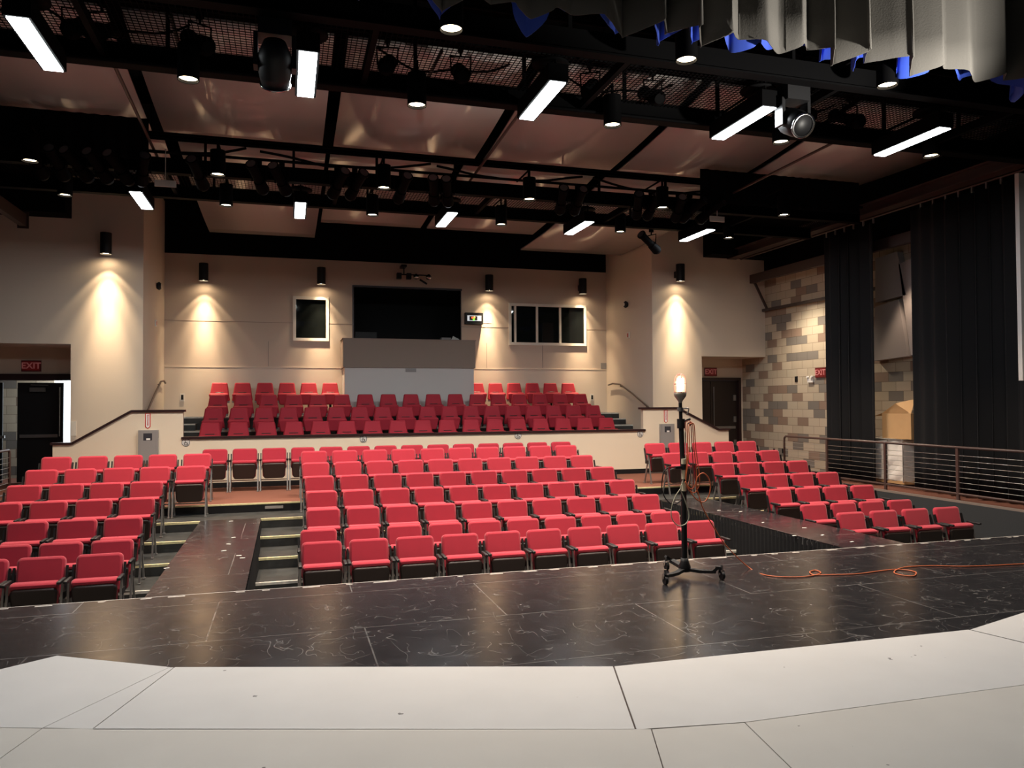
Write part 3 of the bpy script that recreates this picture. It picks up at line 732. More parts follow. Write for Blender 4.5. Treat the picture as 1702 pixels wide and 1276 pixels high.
p = at_y(984, 660, YB-0.012); device('wall_outlet', 'small outlet plate on the back wall right of the red seats', 'outlet', (p.x, YB-0.012, p.z), (0.10, 0.01, 0.2), WHITEF, 0, BLACK)
p = at_y(1003, 608, YB); device('vent_grille', 'small square grey grille near the right end of the back wall', 'vent', (p.x, YB, p.z), (0.17, 0.015, 0.17), GREYM)
p = at_x(1045, 557, XRW); device('fire_alarm', 'small red alarm box on the right return wall', 'alarm', (XRW, p.y, p.z), (0.12, 0.03, 0.17), WHITEF, -PI/2, REDSIG)
p = at_x(258, 537, XLW); device('fire_alarm', 'small pale red alarm box on the left return wall', 'alarm', (XLW, p.y, p.z), (0.1, 0.03, 0.15), WHITEF, PI/2, REDSIG)
p = at_x(1324, 630, XR); device('card_reader', 'small black plate on the block wall left of the EXIT sign', 'switch', (XR, p.y, p.z), (0.1, 0.02, 0.14), BLACK, -PI/2)
for u, k in ((1287, 'left'), (1302, 'right')):
    p = at_x(u, 749, XR); device('wall_outlet', f'dark outlet low on the block wall, {k} one of two near the rail end', 'outlet', (XR, p.y, p.z), (0.07, 0.015, 0.12), BLACK, -PI/2)
p = at_y(118, 712, YS); device('light_switch', 'pale switch plate beside the left doorway just above the sloping cap', 'switch', (p.x+0.05, YS, p.z), (0.09, 0.01, 0.3), WHITEF)
p = at_x(1349, 632, XR)
t = thing('emergency_light', 'small white two headed emergency light under the EXIT sign on block wall', 'light', (XR, p.y, p.z), -PI/2)
mb = MB(); mb.box(-0.1, 0.1, -0.05, 0, -0.05, 0.05); mb.build('body', WHITE, t)
for s in (-1, 1): mb = MB(); mb.cyl((s*0.07, -0.08, 0.08), (s*0.07, -0.03, 0.08), 0.03); mb.build('lamp_head', WHITE, t)
def eye(label, loc, rz):
    t = thing('wall_speaker', label, 'speaker', loc, rz)
    mb = MB(); mb.lathe([(0.0, 0.0), (0.07, 0.01), (0.10, 0.06), (0.07, 0.1), (0, 0.11)], 14); o = mb.build('housing', BLACK, t); o.rotation_euler = (PI/2, 0, 0)
    mb = MB(); mb.cyl((0.0, -0.115, 0.0), (0, -0.10, 0), 0.045); mb.build('lens', WHITEF, t)
p = at_x(260, 475, XLW); eye('small black round device high on the left return wall', (XLW, p.y, p.z), PI/2)
p = at_x(1043, 506, XRW); eye('small black round device high on the right return wall', (XRW, p.y, p.z), -PI/2)
# small monitor and poster on back wall
t = thing('wall_monitor', 'small black display with coloured picture right of the booth opening', 'display', (4.98, YB, 4.16))
mb = MB(); mb.box(-0.25, 0.25, -0.14, 0, -0.16, 0.16); mb.build('case', BLACK, t)
mb = MB(); mb.box(-0.2, 0.2, -0.144, -0.14, -0.07, 0.08); scn = mb.build('screen', mat('display_glow', (0.5, 0.5, 0.5), 0.4, emis=(0.7, 0.75, 0.8), estr=0.6), t)
mb = MB(); mb.box(-0.14, 0.08, -0.147, -0.144, -0.05, 0.06); mb.build('dark_patch', DARKIN, scn)
for x, z, c in ((-0.06, 0.02, (1, 0.15, 0.05)), (0.0, 0.03, (1, 0.5, 0.1)), (-0.02, -0.03, (0.2, 1, 0.05))):
    mb = MB(); mb.cyl((x, -0.150, z), (x, -0.147, z), 0.03, n=10); mb.build('icon', mat('icon_glow', c, 0.5, emis=c, estr=1.2), scn)
p = at_y(810, 530, YB); device('notice_sheet', 'pale paper notice under the sconce right of the small display', 'notice', (p.x, YB, p.z), (0.22, 0.006, 0.24), WHITE, 0, GREYW)
# fixture cluster over the booth
p = at_y(690, 466, YB)
t = thing('projector_bracket', 'black and chrome fixture bracket hanging over the booth opening', 'bracket', (p.x, YB-0.3, p.z))
mb = MB(); mb.bar((-0.35, 0, 0.12), (-0.35, 0, 0.32), 0.03, 0.03); mb.box(-0.42, -0.28, -0.05, 0.3, 0.3, 0.36); mb.bar((-0.5, 0, 0.1), (0.35, 0, 0.1), 0.03, 0.03); mb.build('arm', BLACK, t)
for x in (-0.48, -0.22): mb = MB(); mb.box(x-0.06, x+0.06, -0.08, 0.08, -0.02, 0.13); mb.build('box_head', BLACK, t)
for x in (-0.02, 0.32): mb = MB(); mb.lathe([(0.0, -0.02), (0.07, 0.0), (0.08, 0.08), (0.03, 0.13)], 12, (x, 0, 0)); mb.build('lamp_head', CHROME, t)
mb = MB(); mb.bar((0.08, 0, -0.02), (0.26, -0.05, -0.14), 0.06, 0.05); mb.build('knuckle', BLACK, t)
# booth equipment
t = thing('sound_desk', 'dark equipment rack with small lit display on the booth sill at left', 'equipment', (2.1, YB+0.45, 3.40))
mb = MB(); mb.box(-0.32, 0.25, -0.2, 0.2, 0, 0.36); mb.build('case', BLACK, t)
mb = MB(); mb.box(0.05, 0.15, -0.205, -0.2, 0.15, 0.19); mb.build('display', mat('tiny_display', (1, 1, 1), 0.5, emis=(1, 1, 1), estr=1.5), t)
t = thing('desk_monitor', 'pale boxy item with a tilted white edge on booth sill at right', 'equipment', (4.35, YB+0.35, 3.39))
mb = MB(); mb.box(-0.22, 0.05, -0.1, 0.1, 0.0, 0.26); mb.build('case', GREYM, t)
mb = MB(); mb.bar((0.07, -0.1, 0.0), (0.2, -0.1, 0.26), 0.03, 0.2); mb.build('panel', WHITE, t)

# ------------------------------------------------------------------ sconces
def make_sconce():
    t = thing('wall_sconce', '', 'wall light')
    mb = MB(); mb.cyl((0, 0, 0), (0, 0, 0.44), 0.11, n=20, caps=False); mb.cyl((0, 0, 0.435), (0, 0, 0.44), 0.11, n=20); mb.cyl((0, 0, 0.05), (0, 0, 0.44), 0.10, n=20, caps=False); mb.build('housing', BLACK, t)
    mb = MB(); mb.cyl((0, 0, 0.03), (0, 0, 0.05), 0.10, n=20); mb.build('lamp', SCONW, t)
    mb = MB(); mb.box(-0.05, 0.05, 0.08, 0.25, 0.12, 0.28); mb.build('bracket', BLACK, t)
    return t
sco = make_sconce(); snapshot(sco); first = True
for (x, y, z, lab) in ((-3.58, YS, 4.95, 'on the left front wall beside the tall pilaster'), (-1.98, YB, 4.91, 'on the back wall, nearest the left corner'),
                  (0.87, YB, 4.93, 'above the small window left of the booth'), (5.38, YB, 4.92, 'above the small display right of the booth'),
                  (8.15, YB, 4.93, 'above the wide window, nearest the right corner'), (9.65, YS, 4.9, 'on the right front wall above the ghost light')):
    loc = (x, y-0.25, z); lb = 'black cylinder wall sconce ' + lab
    o = sco if first else dup(sco, loc); o.location = loc; o['label'] = lb; first = False; o['group'] = 'cylinder wall sconces'
    for size, blend, power in ((82, 0.25, 40), (60, 1.0, 480), (34, 1.0, 1000), (150, 0.3, 2)):
        light('SPOT', 'sconce_lamp', (x, y-0.25, z-0.02), power, WARM2, (x, y-0.245, 0), spot_size=R(size), spot_blend=blend, shadow_soft_size=0.03)

# ------------------------------------------------------------------ ceiling: reflector clouds
def cloud_z1(y):
    return 6.19 + 0.0155*max(0, 13.4-y)**2 + 0.04*max(0, 13.4-y)
def cloud(xs, ya, yb, zf, label, n=14, xs2=None):
    """xs: left, right edge at far end; xs2: at near end"""
    xs2 = xs2 or xs
    vs = []
    for i in range(n+1):
        f = i/n; y = ya+(yb-ya)*f; z = zf(y)
        a = xs2[0]+(xs[0]-xs2[0])*f; b = xs2[1]+(xs[1]-xs2[1])*f
        vs += [(a, y, z), (b, y, z), (a, y, z+0.04), (b, y, z+0.04)]
    fs = []
    for i in range(n):
        k = 4*i; fs += [(k, k+4, k+5, k+1), (k+2, k+3, k+7, k+6), (k, k+2, k+6, k+4), (k+1, k+5, k+7, k+3)]
    fs += [(0, 1, 3, 2), (4*n, 4*n+2, 4*n+3, 4*n+1)]
    mb = MB(); mb.add(vs, fs, True); o = mb.build('reflector_panel', CLOUD)
    for f in (3, n-3):
        y = ya+(yb-ya)*f/n; h = MB(); h.cyl(((xs[0]+xs[1])/2, y, zf(y)+0.03), ((xs[0]+xs[1])/2, y, 8.6), 0.008, n=6); h.build('hanger_rod', RIG, o)
    return tag(o, label, 'ceiling panel', 'glossy reflector panels under the ceiling')
edges = [-4.63, -1.97, 0.67, 3.31, 5.93, 8.57, 11.15]
for i in range(6):
    cloud((edges[i]+0.09, edges[i+1]-0.09), 9.9, 13.35, cloud_z1, f'glossy beige reflector panel between the two catwalks, {nth(i, 6)}', xs2=None if i < 5 else (edges[i]+0.09, edges[i+1]+0.85))
def cloud_z2(y): return 5.9 + 0.012*max(0, 19-y)**2
for i, (a, b, yb) in enumerate(((-2.85, -1.95, 15.8), (-1.74, 0.66, 19.3), (0.74, 3.0, 17.7), (3.15, 5.75, 17.7), (6.0, 8.9, 19.5))):
    cloud((a, b), 13.75, yb, cloud_z2, f'glossy beige reflector panel behind the rear catwalk, {nth(i, 5)}')

# ------------------------------------------------------------------ catwalks
def catwalk(label, ya, yb, z, rails, mesh=True, posts=True, top=1.15):
    x0, x1 = -4.75, 11.0
    t = thing('catwalk', label, 'catwalk', (0, ya, z))
    def B(mb, nm, m=RIG): o = mb.build(nm, m, t); o.location = (0, -ya, -z); return o
    for y in (ya, yb):
        mb = MB(); mb.box(x0, x1, y-0.03, y+0.03, z+0.02, z+0.24); B(mb, 'beam')
        mb = MB(); mb.box(x0, x1, y-0.07, y+0.07, z, z+0.02); B(mb, 'beam_flange')
    if mesh:
        mb = MB(); sp = 0.055; x = x0
        while x < x1: mb.box(x, x+0.007, ya, yb, z+0.20, z+0.207); x += sp
        y = ya
        while y < yb: mb.box(x0, x1, y, y+0.007, z+0.207, z+0.213); y += sp
        B(mb, 'mesh_floor')
    x = x0+0.3
    while x < x1:
        mb = MB(); mb.bar((x, ya, z+0.1), (x, yb, z+0.1), 0.06, 0.1); B(mb, 'cross_beam'); x += 2.64
    for (y, zz, r) in rails:
        mb = MB(); mb.cyl((x0, y, z+zz), (x1, y, z+zz), r, n=8); B(mb, 'pipe')
    if posts:
        x = x0+0.9
        while x < x1:
            for y in (ya, yb):
                mb = MB(); mb.bar((x, y, z+0.2), (x, y, z+top), 0.04, 0.04); B(mb, 'post')
            x += 1.32
    return t
catwalk('front black catwalk with wire mesh floor above the stage edge', 7.2, 8.75, 5.38, [(8.62, -0.0, 0.024), (8.75, 0.7, 0.022), (8.75, 1.15, 0.022), (7.2, 1.15, 0.022), (8.9, 0.05, 0.022)])
catwalk('rear black catwalk with pipes and spotlights over the middle seat rows', 12.70, 14.2, 5.38, [(12.6, 0.30, 0.024), (12.7, 0.62, 0.022), (12.6, 0.50, 0.02), (14.32, 0.08, 0.024)], top=0.62)
def catenary_box(): pass
# hanger rods / conduits running toward the rear wall
def rod(label, u0, v0, u1, v1, z):
    a, b = at_z(u0, v0, z), at_z(u1, v1, z)
    mb = MB(); mb.cyl(a, b, 0.022, n=8); tag(mb.build('brace_pipe', BRONZE2), label, 'pipe', 'brown brace pipes between the catwalks')
rod('brown brace pipe at far left between the catwalks', 186, 100, 262, 262, 5.72)
rod('brown brace pipe beside the front middle batten light, running toward the rear catwalk', 868, 182, 780, 302, 5.72)
rod('brown brace pipe over the front right battens', 1395, 232, 1200, 330, 5.72)
rod('brown brace pipe in front of the upper left mesh', 284, 26, 304, 100, 5.72)
rod('brown brace pipe in front of the mesh above the downlight', 734, 85, 702, 148, 5.72)
rod('brown brace pipe in front of the mesh right of centre', 1104, 132, 1045, 185, 5.72)
# long dark fly and stage-side steelwork overhead
for (y, z, w_, h_) in ((10.6, 7.6, 0.2, 0.5), (15.5, 7.4, 0.2, 0.5), (18.2, 7.2, 0.2, 0.5)):
    mb = MB(); mb.box(-9, 12.2, y-w_/2, y+w_/2, z, z+h_); struct('ceiling_beam', mb, BLACKM)

# ------------------------------------------------------------------ batten (LED) lights
def make_batten():
    t = thing('batten_light', '', 'light')
    mb = MB(); mb.prism([(-0.11, 0), (0.11, 0), (0.11, 1.14), (-0.11, 1.14)], 0.012, 0.2)
    mb.build('housing', RIG, t)
    mb = MB(); mb.box(-0.085, 0.085, 0.02, 1.12, 0.0, 0.012); mb.build('diffuser', LED, t)
    mb = MB(); mb.cyl((0, 0.1, 0.2), (0, 0.1, 0.34), 0.012); mb.cyl((0, 1.0, 0.2), (0, 1.0, 0.34), 0.012); mb.cyl((0, 0.1, 0.30), (0, 1.0, 0.30), 0.015); mb.build('hanger', RIG, t)
    mb = MB(); mb.lathe([(0.03, 0.30), (0.2, 0.28), (0.2, 0.3), (0.03, 0.36)], 18, (0, 0.25, 0)); mb.build('canopy', RIG, t)
    return t
bat = make_batten(); snapshot(bat); first = True
BZ = 5.2
for row, ys, us in (('front', 7.5, ((57, 72), (510, 125), (900, 170), (1237, 205), (1520, 235))), ('rear', 13.25, ((232, 330), (499, 348), (743, 365), (965, 378), (1163, 390)))):
    for i, (u, v) in enumerate(us):
        d = ray(u, v); p = at_z(u, v, BZ)
        loc = (p.x, ys, BZ)
        lb = f'lit white rectangular batten light under the {row} catwalk, {nth(i, 5)} of five'
        o = bat if first else dup(bat, loc); o.location = loc; o['label'] = lb; o['group'] = f'batten lights under the {row} catwalk'; first = False
        light('AREA', 'batten_lamp', (p.x, ys+0.57, BZ-0.01), 52 if row == 'front' else 50, COOL, (p.x, ys+0.6, 0), shape='RECTANGLE', size=0.16, size_y=1.15)

# ------------------------------------------------------------------ downlights
def make_down(lit=True):
    t = thing('cylinder_downlight', '', 'light')
    mb = MB(); mb.cyl((0, 0, 0), (0, 0, 0.36), 0.108, n=20, caps=False); mb.cyl((0, 0, 0.355), (0, 0, 0.36), 0.108, n=20); mb.cyl((0, 0, 0.36), (0, 0, 0), 0.100, n=20, caps=False); mb.build('housing', RIG, t)
    mb = MB(); mb.cyl((0, 0, 0.03), (0, 0, 0.05), 0.095, n=20); mb.build('lamp', LAMPW if lit else STEEL, t)
    mb = MB(); mb.cyl((0, 0, 0.36), (0, 0, 0.52), 0.018); mb.cyl((0, 0.0, 0.50), (0, 0.7, 0.50), 0.016); mb.build('stem', RIG, t)
    return t
dn = make_down(); snapshot(dn); first = True
DZ = 5.2
for row, us in (('front', ((313, 133, 0), (693, 176, 1), (1018, 209, 1), (1298, 237, 1), (1548, 260, 1))),
                ('near', ((750, 50, 1), (1141, 101, 1), (1475, 143, 0))),
                ('middle', ((50, 268, 1), (362, 291, 1), (638, 313, 1), (880, 332, 1), (1101, 346, 1), (1303, 358, 1))),
                ('rear', ((108, 325, 1), (376, 342, 1), (619, 358, 1), (833, 374, 1), (1031, 386, 1), (1211, 396, 1)))):
    for i, (u, v, lit) in enumerate(us):
        p = at_z(u, v, DZ)
        lb = f'black cylinder downlight with warm lamp in the {row} row overhead, {nth(i, len(us))}'
        o = dn if first else dup(dn, p); o.location = p; o['label'] = lb; o['group'] = f'cylinder downlights of the {row} row'; first = False
        if lit: light('SPOT', 'downlight_lamp', (p.x, p.y, DZ-0.01), 200 if row == 'near' else 450, WARM, (p.x, p.y, 0), spot_size=R(100), spot_blend=0.6, shadow_soft_size=0.07)

# ------------------------------------------------------------------ stage spotlights on the catwalk pipes
def make_ers():
    t = thing('stage_spotlight', '', 'spotlight')
    a = Matrix.Rotation(R(-28), 4, 'X')
    def X(mb): mb.v = [tuple(a @ Vector(v)) for v in mb.v]; return mb
    mb = MB(); mb.cyl((0, 0.0, 0), (0, 0.20, 0), 0.085, 0.10, n=14); mb.cyl((0, 0.2, 0), (0, 0.26, 0), 0.10, 0.06, n=14); X(mb).build('lamp_housing', RIG, t)
    mb = MB(); mb.cyl((0, -0.36, 0), (0, 0.0, 0), 0.075, 0.07, n=14); mb.cyl((0, -0.37, 0), (0, -0.33, 0), 0.092, n=14); b = X(mb).build('lens_tube', RIG, t)
    mb = MB(); mb.cyl((0, -0.375, 0), (0, -0.371, 0), 0.07, n=14); X(mb).build('lens', LENS, b)
    mb = MB(); mb.tube([(-0.11, 0, 0), (-0.12, 0, 0.20), (0.12, 0, 0.20), (0.11, 0, 0)], 0.012, n=6, res=1); mb.build('yoke', RIG, t)
    mb = MB(); mb.cyl((0, 0, 0.2), (0, 0, 0.30), 0.014); mb.box(-0.03, 0.03, -0.04, 0.04, 0.26, 0.34); mb.build('clamp', RIG, t)
    return t
ers = make_ers(); snapshot(ers); first = True
def spot_row(y, z, us, where, grp, face=0):
    global first
    for i, u in enumerate(us):
        d = ray(u, 638); x = d.x/d.y*y
        rz = random.uniform(-0.5, 0.5)+face
        lb = f'black stage spotlight hung on the {where}, {nth(i, len(us))}'
        o = ers if first else dup(ers, (x, y, z)); o.location = (x, y, z); o.rotation_euler = (0, 0, rz); o['label'] = lb; o['group'] = grp; first = False
spot_row(12.6, 5.34, (60, 95, 130, 165, 200, 235, 330, 430, 468, 560, 590, 668, 722, 745, 935, 962, 1062, 1085, 1130, 1150, 1180), 'rear catwalk pipe', 'spotlights along the rear catwalk')
spot_row(8.62, 5.66, (120, 165, 330, 645, 768, 985, 1090, 1340, 1420), 'front catwalk rail', 'spotlights along the front catwalk', PI)
spot_row(14.32, 5.08, (1085,), 'rear pipe alone against the cream wall', 'spotlights along the rear catwalk')
bpy.data.objects['stage_spotlight.030'].rotation_euler[2] = -1.15
bpy.data.objects['stage_spotlight.030'].rotation_euler[1] = 0.0
def moving_head(label, u, v, y, rx):
    p = at_y(u, v, y)
    t = thing('moving_head_light', label, 'spotlight', p)
    mb = MB(); mb.box(-0.15, 0.15, -0.12, 0.12, 0.22, 0.42); mb.build('base', BLACK, t)
    for s in (-1, 1): mb = MB(); mb.bar((s*0.17, 0, 0.25), (s*0.17, 0, -0.06), 0.04, 0.14); mb.build('yoke_arm', BLACK, t)
    a = Matrix.Rotation(R(rx), 4, 'X')
    mb = MB(); mb.lathe([(0.0, -0.20), (0.13, -0.2), (0.15, -0.1), (0.15, 0.08), (0.10, 0.2), (0, 0.22)], 18); mb.v = [tuple(a @ Vector(q)) for q in mb.v]; h = mb.build('head', BLACK, t)
    mb = MB(); mb.lathe([(0.12, -0.215), (0.145, -0.215), (0.145, -0.2), (0.12, -0.2), (0.12, -0.215)], 20); mb.v = [tuple(a @ Vector(q)) for q in mb.v]; mb.build('lens_ring', CHROME, h)
    mb = MB(); mb.cyl((0, 0, 0.42), (0, 0, 0.6), 0.02); mb.build('clamp', BLACK, t)
moving_head('large black moving light left of the second batten', 457, 105, 7.4, 50)
moving_head('black moving light with pale lens ring between the two right front battens', 1318, 203, 7.5, -60)
for lab, u, v in (('pale square tag hung near the rear left batten', 275, 305), ('pale square card hung above the rear right batten', 1192, 364)):
    p = at_y(u, v, 12.5); mb = MB(); mb.box(-0.15, 0.15, -0.01, 0.01, -0.05, 0.05); mb.box(-0.004, 0.004, -0.004, 0.004, 0.05, 5.70-p.z); mb.box(-0.01, 0.01, -0.01, 0.1, 5.68-p.z, 5.70-p.z); o = mb.build('hanging_card', GREYW, None, p); tag(o, lab, 'card')
# swagged cables along rear catwalk
for i, (a, b) in enumerate(((-6.5, -3.9), (-3.0, -0.6), (-0.4, 2.3), (2.4, 5.0), (5.2, 7.9), (8.0, 10.4))):
    mb = MB(); mb.tube([(a+(b-a)*k/8, 12.52, 5.80-0.16*math.sin(PI*k/8)+random.uniform(-.02, .02)) for k in range(9)], 0.02, n=6, res=2)
    tag(mb.build('cable_swag', BLACKM), f'black cable swag draped along the rear catwalk, {nth(i, 6)}', 'cable', 'black cable swags')
for i, (a, b) in enumerate(((-4.4, -2.6), (-2.4, -1.0), (1.0, 2.6), (3.2, 4.8), (5.8, 7.3))):
    mb = MB(); mb.tube([(a+(b-a)*k/8, 8.85, 5.95-0.22*math.sin(PI*k/8)*(1+0.3*math.sin(k))) for k in range(9)], 0.013, n=6, res=2)
    tag(mb.build('cable_swag', BLACKM), f'thin black cable swag behind the front catwalk, {nth(i, 5)}', 'cable', 'black cable swags')

# ------------------------------------------------------------------ border curtain upstage of the catwalk
def drape(name, p0, p1, z0, z1, m, label, cat='curtain', amp=0.07, pitch=0.28, n_per=14, hem=0.0, seed=1, sag=0):
    rr = random.Random(seed)
    p0, p1 = Vector(p0), Vector(p1); L = (p1-p0).length; d = (p1-p0)/L; nr = Vector((-d.y, d.x))
    n = int(L/pitch*n_per); K = 10
    ph = [rr.uniform(0, 6.28) for _ in range(4)]
    mb = MB(); vs = []
    for i in range(n+1):
        s = L*i/n
        w_ = 2*PI*s/pitch + 1.1*math.sin(s*1.9+ph[0]) + 0.7*math.sin(s*4.3+ph[1])
        am = amp*(0.65+0.35*math.sin(s*2.7+ph[2]))
        sh = math.sin(w_); sh = math.copysign(abs(sh)**0.8, sh)
        for k in range(K+1):
            f = k/K; z = z0+(z1-z0)*f
            if k == 0: z += hem*math.sin(w_*0.5+ph[3])
            q = p0 + d*(s + 0.3*am*math.sin(2*w_)) + nr*(am*sh*(1.15-0.4*f))
            vs.append((q.x, q.y, z))
    fs = [(i*(K+1)+k, (i+1)*(K+1)+k, (i+1)*(K+1)+k+1, i*(K+1)+k+1) for i in range(n) for k in range(K)]
    mb.add(vs, fs, True)
    t = thing(name, label, cat, (p0.x, p0.y, z0))
    o = mb.build('fabric', m, t); o.location = (-p0.x, -p0.y, -z0)
    so = o.modifiers.new('s', 'SOLIDIFY'); so.thickness = 0.006
    return t, vs, K
bc, vs, K = drape('border_curtain', (-8, 6.2), (12.0, 6.2), 5.22, 8.5, BORDER, 'long grey pleated border curtain with blue glow lining across the top of the stage', amp=0.17, pitch=0.40, hem=0.05, seed=4)
# lining behind the face fabric, its blue standing in for work light glow
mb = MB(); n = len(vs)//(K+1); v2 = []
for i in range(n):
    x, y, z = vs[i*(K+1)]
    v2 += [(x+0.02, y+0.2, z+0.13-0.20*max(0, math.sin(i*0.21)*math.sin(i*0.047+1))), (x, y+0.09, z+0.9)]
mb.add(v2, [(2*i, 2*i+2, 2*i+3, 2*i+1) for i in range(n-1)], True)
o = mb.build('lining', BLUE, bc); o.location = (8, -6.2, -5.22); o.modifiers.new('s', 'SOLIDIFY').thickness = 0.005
light('AREA', 'curtain_uplight', (6.0, 4.6, 4.4), 0.0, (1, 0.95, 0.85), (6.0, 6.2, 5.2), shape='RECTANGLE', size=0.4, size_y=0.4)

# ------------------------------------------------------------------ right side: curtains, track, steel
def side_curtain(y0, y1, label, seed, zt=5.45):
    t, vs, K = drape('stage_curtain', (11.42, y0), (11.42, y1), 0.16, zt, VELOUR, label, amp=0.11, pitch=0.30, seed=seed)
    y = min(y0, y1)
    while y < max(y0, y1):
        mb = MB(); mb.box(11.405, 11.435, y, y+0.03, zt-0.02, zt+0.09); o = mb.build('track_carrier', STEEL, t); o.location = (-11.42, -y0, -0.16); y += 0.28
ya_, yb_ = 11.42/0.800, 11.42/0.895
side_curtain(ya_, yb_, 'narrow black velour curtain hanging in front of the block wall', 11)
side_curtain(11.42/0.968, 9.3, 'wide black velour curtain at the right edge behind the cable rail', 12, 5.45)
t = thing('curtain_track', 'long brown steel curtain track running back along the right side', 'curtain track', (11.2, 17.6, 5.55))
mb = MB(); mb.box(-0.13, 0.13, -12, 0, 0.0, 0.02); mb.box(-0.02, 0.02, -12, 0, 0.02, 0.2); mb.box(-0.13, 0.13, -12, 0, 0.2, 0.22); mb.build('beam', BRONZE2, t)
mb = MB(); mb.cyl((0.22, -12, 0.0), (0.22, -0.1, 0.0), 0.024, n=8); mb.build('pipe', BRONZE2, t)
t = thing('steel_bracket_frame', 'dark steel frame of tube and brace under the curtain track by the block wall', 'steel frame', (11.7, 15.0, 5.0))
mb = MB(); mb.bar((0.1, 2.6, 0.05), (0.1, -6, 0.05), 0.12, 0.22); mb.build('tube', BRONZE2, t)
mb = MB(); mb.bar((0.5, 2.7, -0.75), (0.5, -6, -0.75), 0.06, 0.07); mb.build('rail', BRONZE2, t)
for y in (1.5, -1.5): mb = MB(); mb.bar((0.1, y+1.0, 0.0), (0.5, y+1.0, -0.75), 0.05, 0.05); mb.build('brace', BRONZE2, t)
# acoustic baffles on the block wall between the curtains
for u0, v0, u1, v1, u2, v2_, u3, v3, lab in ((1461, 510, 1500, 498, 1515, 592, 1456, 600, 'lower tilted grey acoustic baffle on the block wall between the curtains'),
                      (1461, 430, 1498, 418, 1512, 490, 1461, 503, 'upper tilted grey acoustic baffle on the block wall between the curtains'),
                      (1500, 440, 1540, 420, 1546, 590, 1520, 590, 'dark baffle edge behind the wide curtain on the block wall')):
    q = [at_x(a, b, XR-0.06) for a, b in ((u0, v0), (u1, v1), (u2, v2_), (u3, v3))]
    vs = [(XR-0.16, p.y, p.z) for p in q] + [(XR-0.02, p.y, p.z) for p in q]
    mb = MB(); mb.add(vs, [(0, 1, 2, 3), (7, 6, 5, 4), (0, 4, 5, 1), (1, 5, 6, 2), (2, 6, 7, 3), (3, 7, 4, 0)])
    tag(mb.build('acoustic_baffle', ACOU), lab, 'acoustic panel', 'acoustic baffles')
# pale hanging panel at the frame edge
mb = MB(); a = at_y(1693, 287, 9.15); b = at_y(1700, 632, 9.15)
mb.add([(b.x, 9.15, b.z), (b.x+1.2, 9.15, b.z), (a.x+1.2, 9.15, a.z), (a.x, 9.15, a.z), (b.x, 9.22, b.z), (b.x+1.2, 9.22, b.z), (a.x+1.2, 9.22, a.z), (a.x, 9.22, a.z)],
       [(0, 1, 2, 3), (7, 6, 5, 4), (0, 4, 5, 1), (1, 5, 6, 2), (2, 6, 7, 3), (3, 7, 4, 0)])
tag(mb.build('hanging_screen', GREYW), 'pale grey upright panel at the right frame edge beside the wide curtain', 'panel')
# cart with canvas bag and cardboard box
t = thing('laundry_cart', 'wheeled cart with a white canvas bag behind the cable rail', 'cart', (11.83, 12.85, 0.13))
mb = MB(); mb.box(-0.25, 0.25, -0.60, 0.60, 0.06, 0.12); mb.build('base', CARD, t)
mb = MB()
NY = 40; vs = []
for i in range(NY+1):
    for k in range(13):
        y = -0.58+1.16*i/NY; z = 0.12+0.80*k/12
        vs.append((-0.25-0.012*math.sin(z*18+y*7)-0.012*math.sin(y*16+z*9), y, z))
mb.add(vs, [(i*13+k, i*13+k+1, (i+1)*13+k+1, (i+1)*13+k) for i in range(NY) for k in range(12)], True)
mb.box(-0.24, 0.24, -0.58, 0.58, 0.12, 0.92); mb.build('canvas_bag', CANVAS, t)
mb = MB()
for y in (-0.6, -0.2, 0.2, 0.6): mb.cyl((-0.275, y, 0.1), (-0.275, y, 0.93), 0.008)
mb.cyl((-0.275, -0.6, 0.93), (-0.275, 0.6, 0.93), 0.012); mb.cyl((0.27, -0.6, 0.93), (0.27, 0.6, 0.93), 0.012); mb.cyl((-0.275, 0.6, 0.93), (0.27, 0.6, 0.93), 0.012); mb.cyl((-0.275, -0.6, 0.93), (0.27, -0.6, 0.93), 0.012)
mb.build('wire_frame', STEEL, t)
for x in (-0.2, 0.2):
    for y in (-0.5, 0.5): mb = MB(); mb.cyl((x-0.015, y, 0.035), (x+0.015, y, 0.035), 0.033); mb.build('wheel', BLACK, t)
t = thing('cardboard_box', 'open brown cardboard box standing on the canvas cart', 'box', (11.84, 12.55, 1.075))
mb = MB(); mb.box(-0.22, 0.22, -0.45, 0.30, 0, 0.50); mb.build('body', CARD, t)
mb = MB(); mb.add([(-0.22, -0.45, 0.5), (-0.22, 0.30, 0.5), (-0.02, 0.15, 0.70), (-0.02, -0.35, 0.78), (-0.215, -0.45, 0.505), (-0.215, 0.30, 0.505), (-0.015, 0.15, 0.705), (-0.015, -0.35, 0.785)], [(0, 3, 2, 1), (4, 5, 6, 7), (0, 1, 5, 4), (1, 2, 6, 5), (2, 3, 7, 6), (3, 0, 4, 7)]); mb.build('flap', CARD, t)
mb = MB(); mb.add([(-0.22, 0.30, 0.5), (0.22, 0.30, 0.5), (0.22, 0.52, 0.44), (-0.22, 0.52, 0.44), (-0.22, 0.30, 0.505), (0.22, 0.30, 0.505), (0.22, 0.52, 0.445), (-0.22, 0.52, 0.445)], [(0, 1, 2, 3), (7, 6, 5, 4), (0, 4, 5, 1), (1, 5, 6, 2), (2, 6, 7, 3), (3, 7, 4, 0)]); mb.build('flap', CARD, t)
light('SPOT', 'side_fill_spot', (11.75, 12.5, 4.6), 140, WARM, (11.8, 12.5, 0), spot_size=R(70), spot_blend=0.5, shadow_soft_size=0.1)  # unseen fill spot over the cart, no fixture modelled
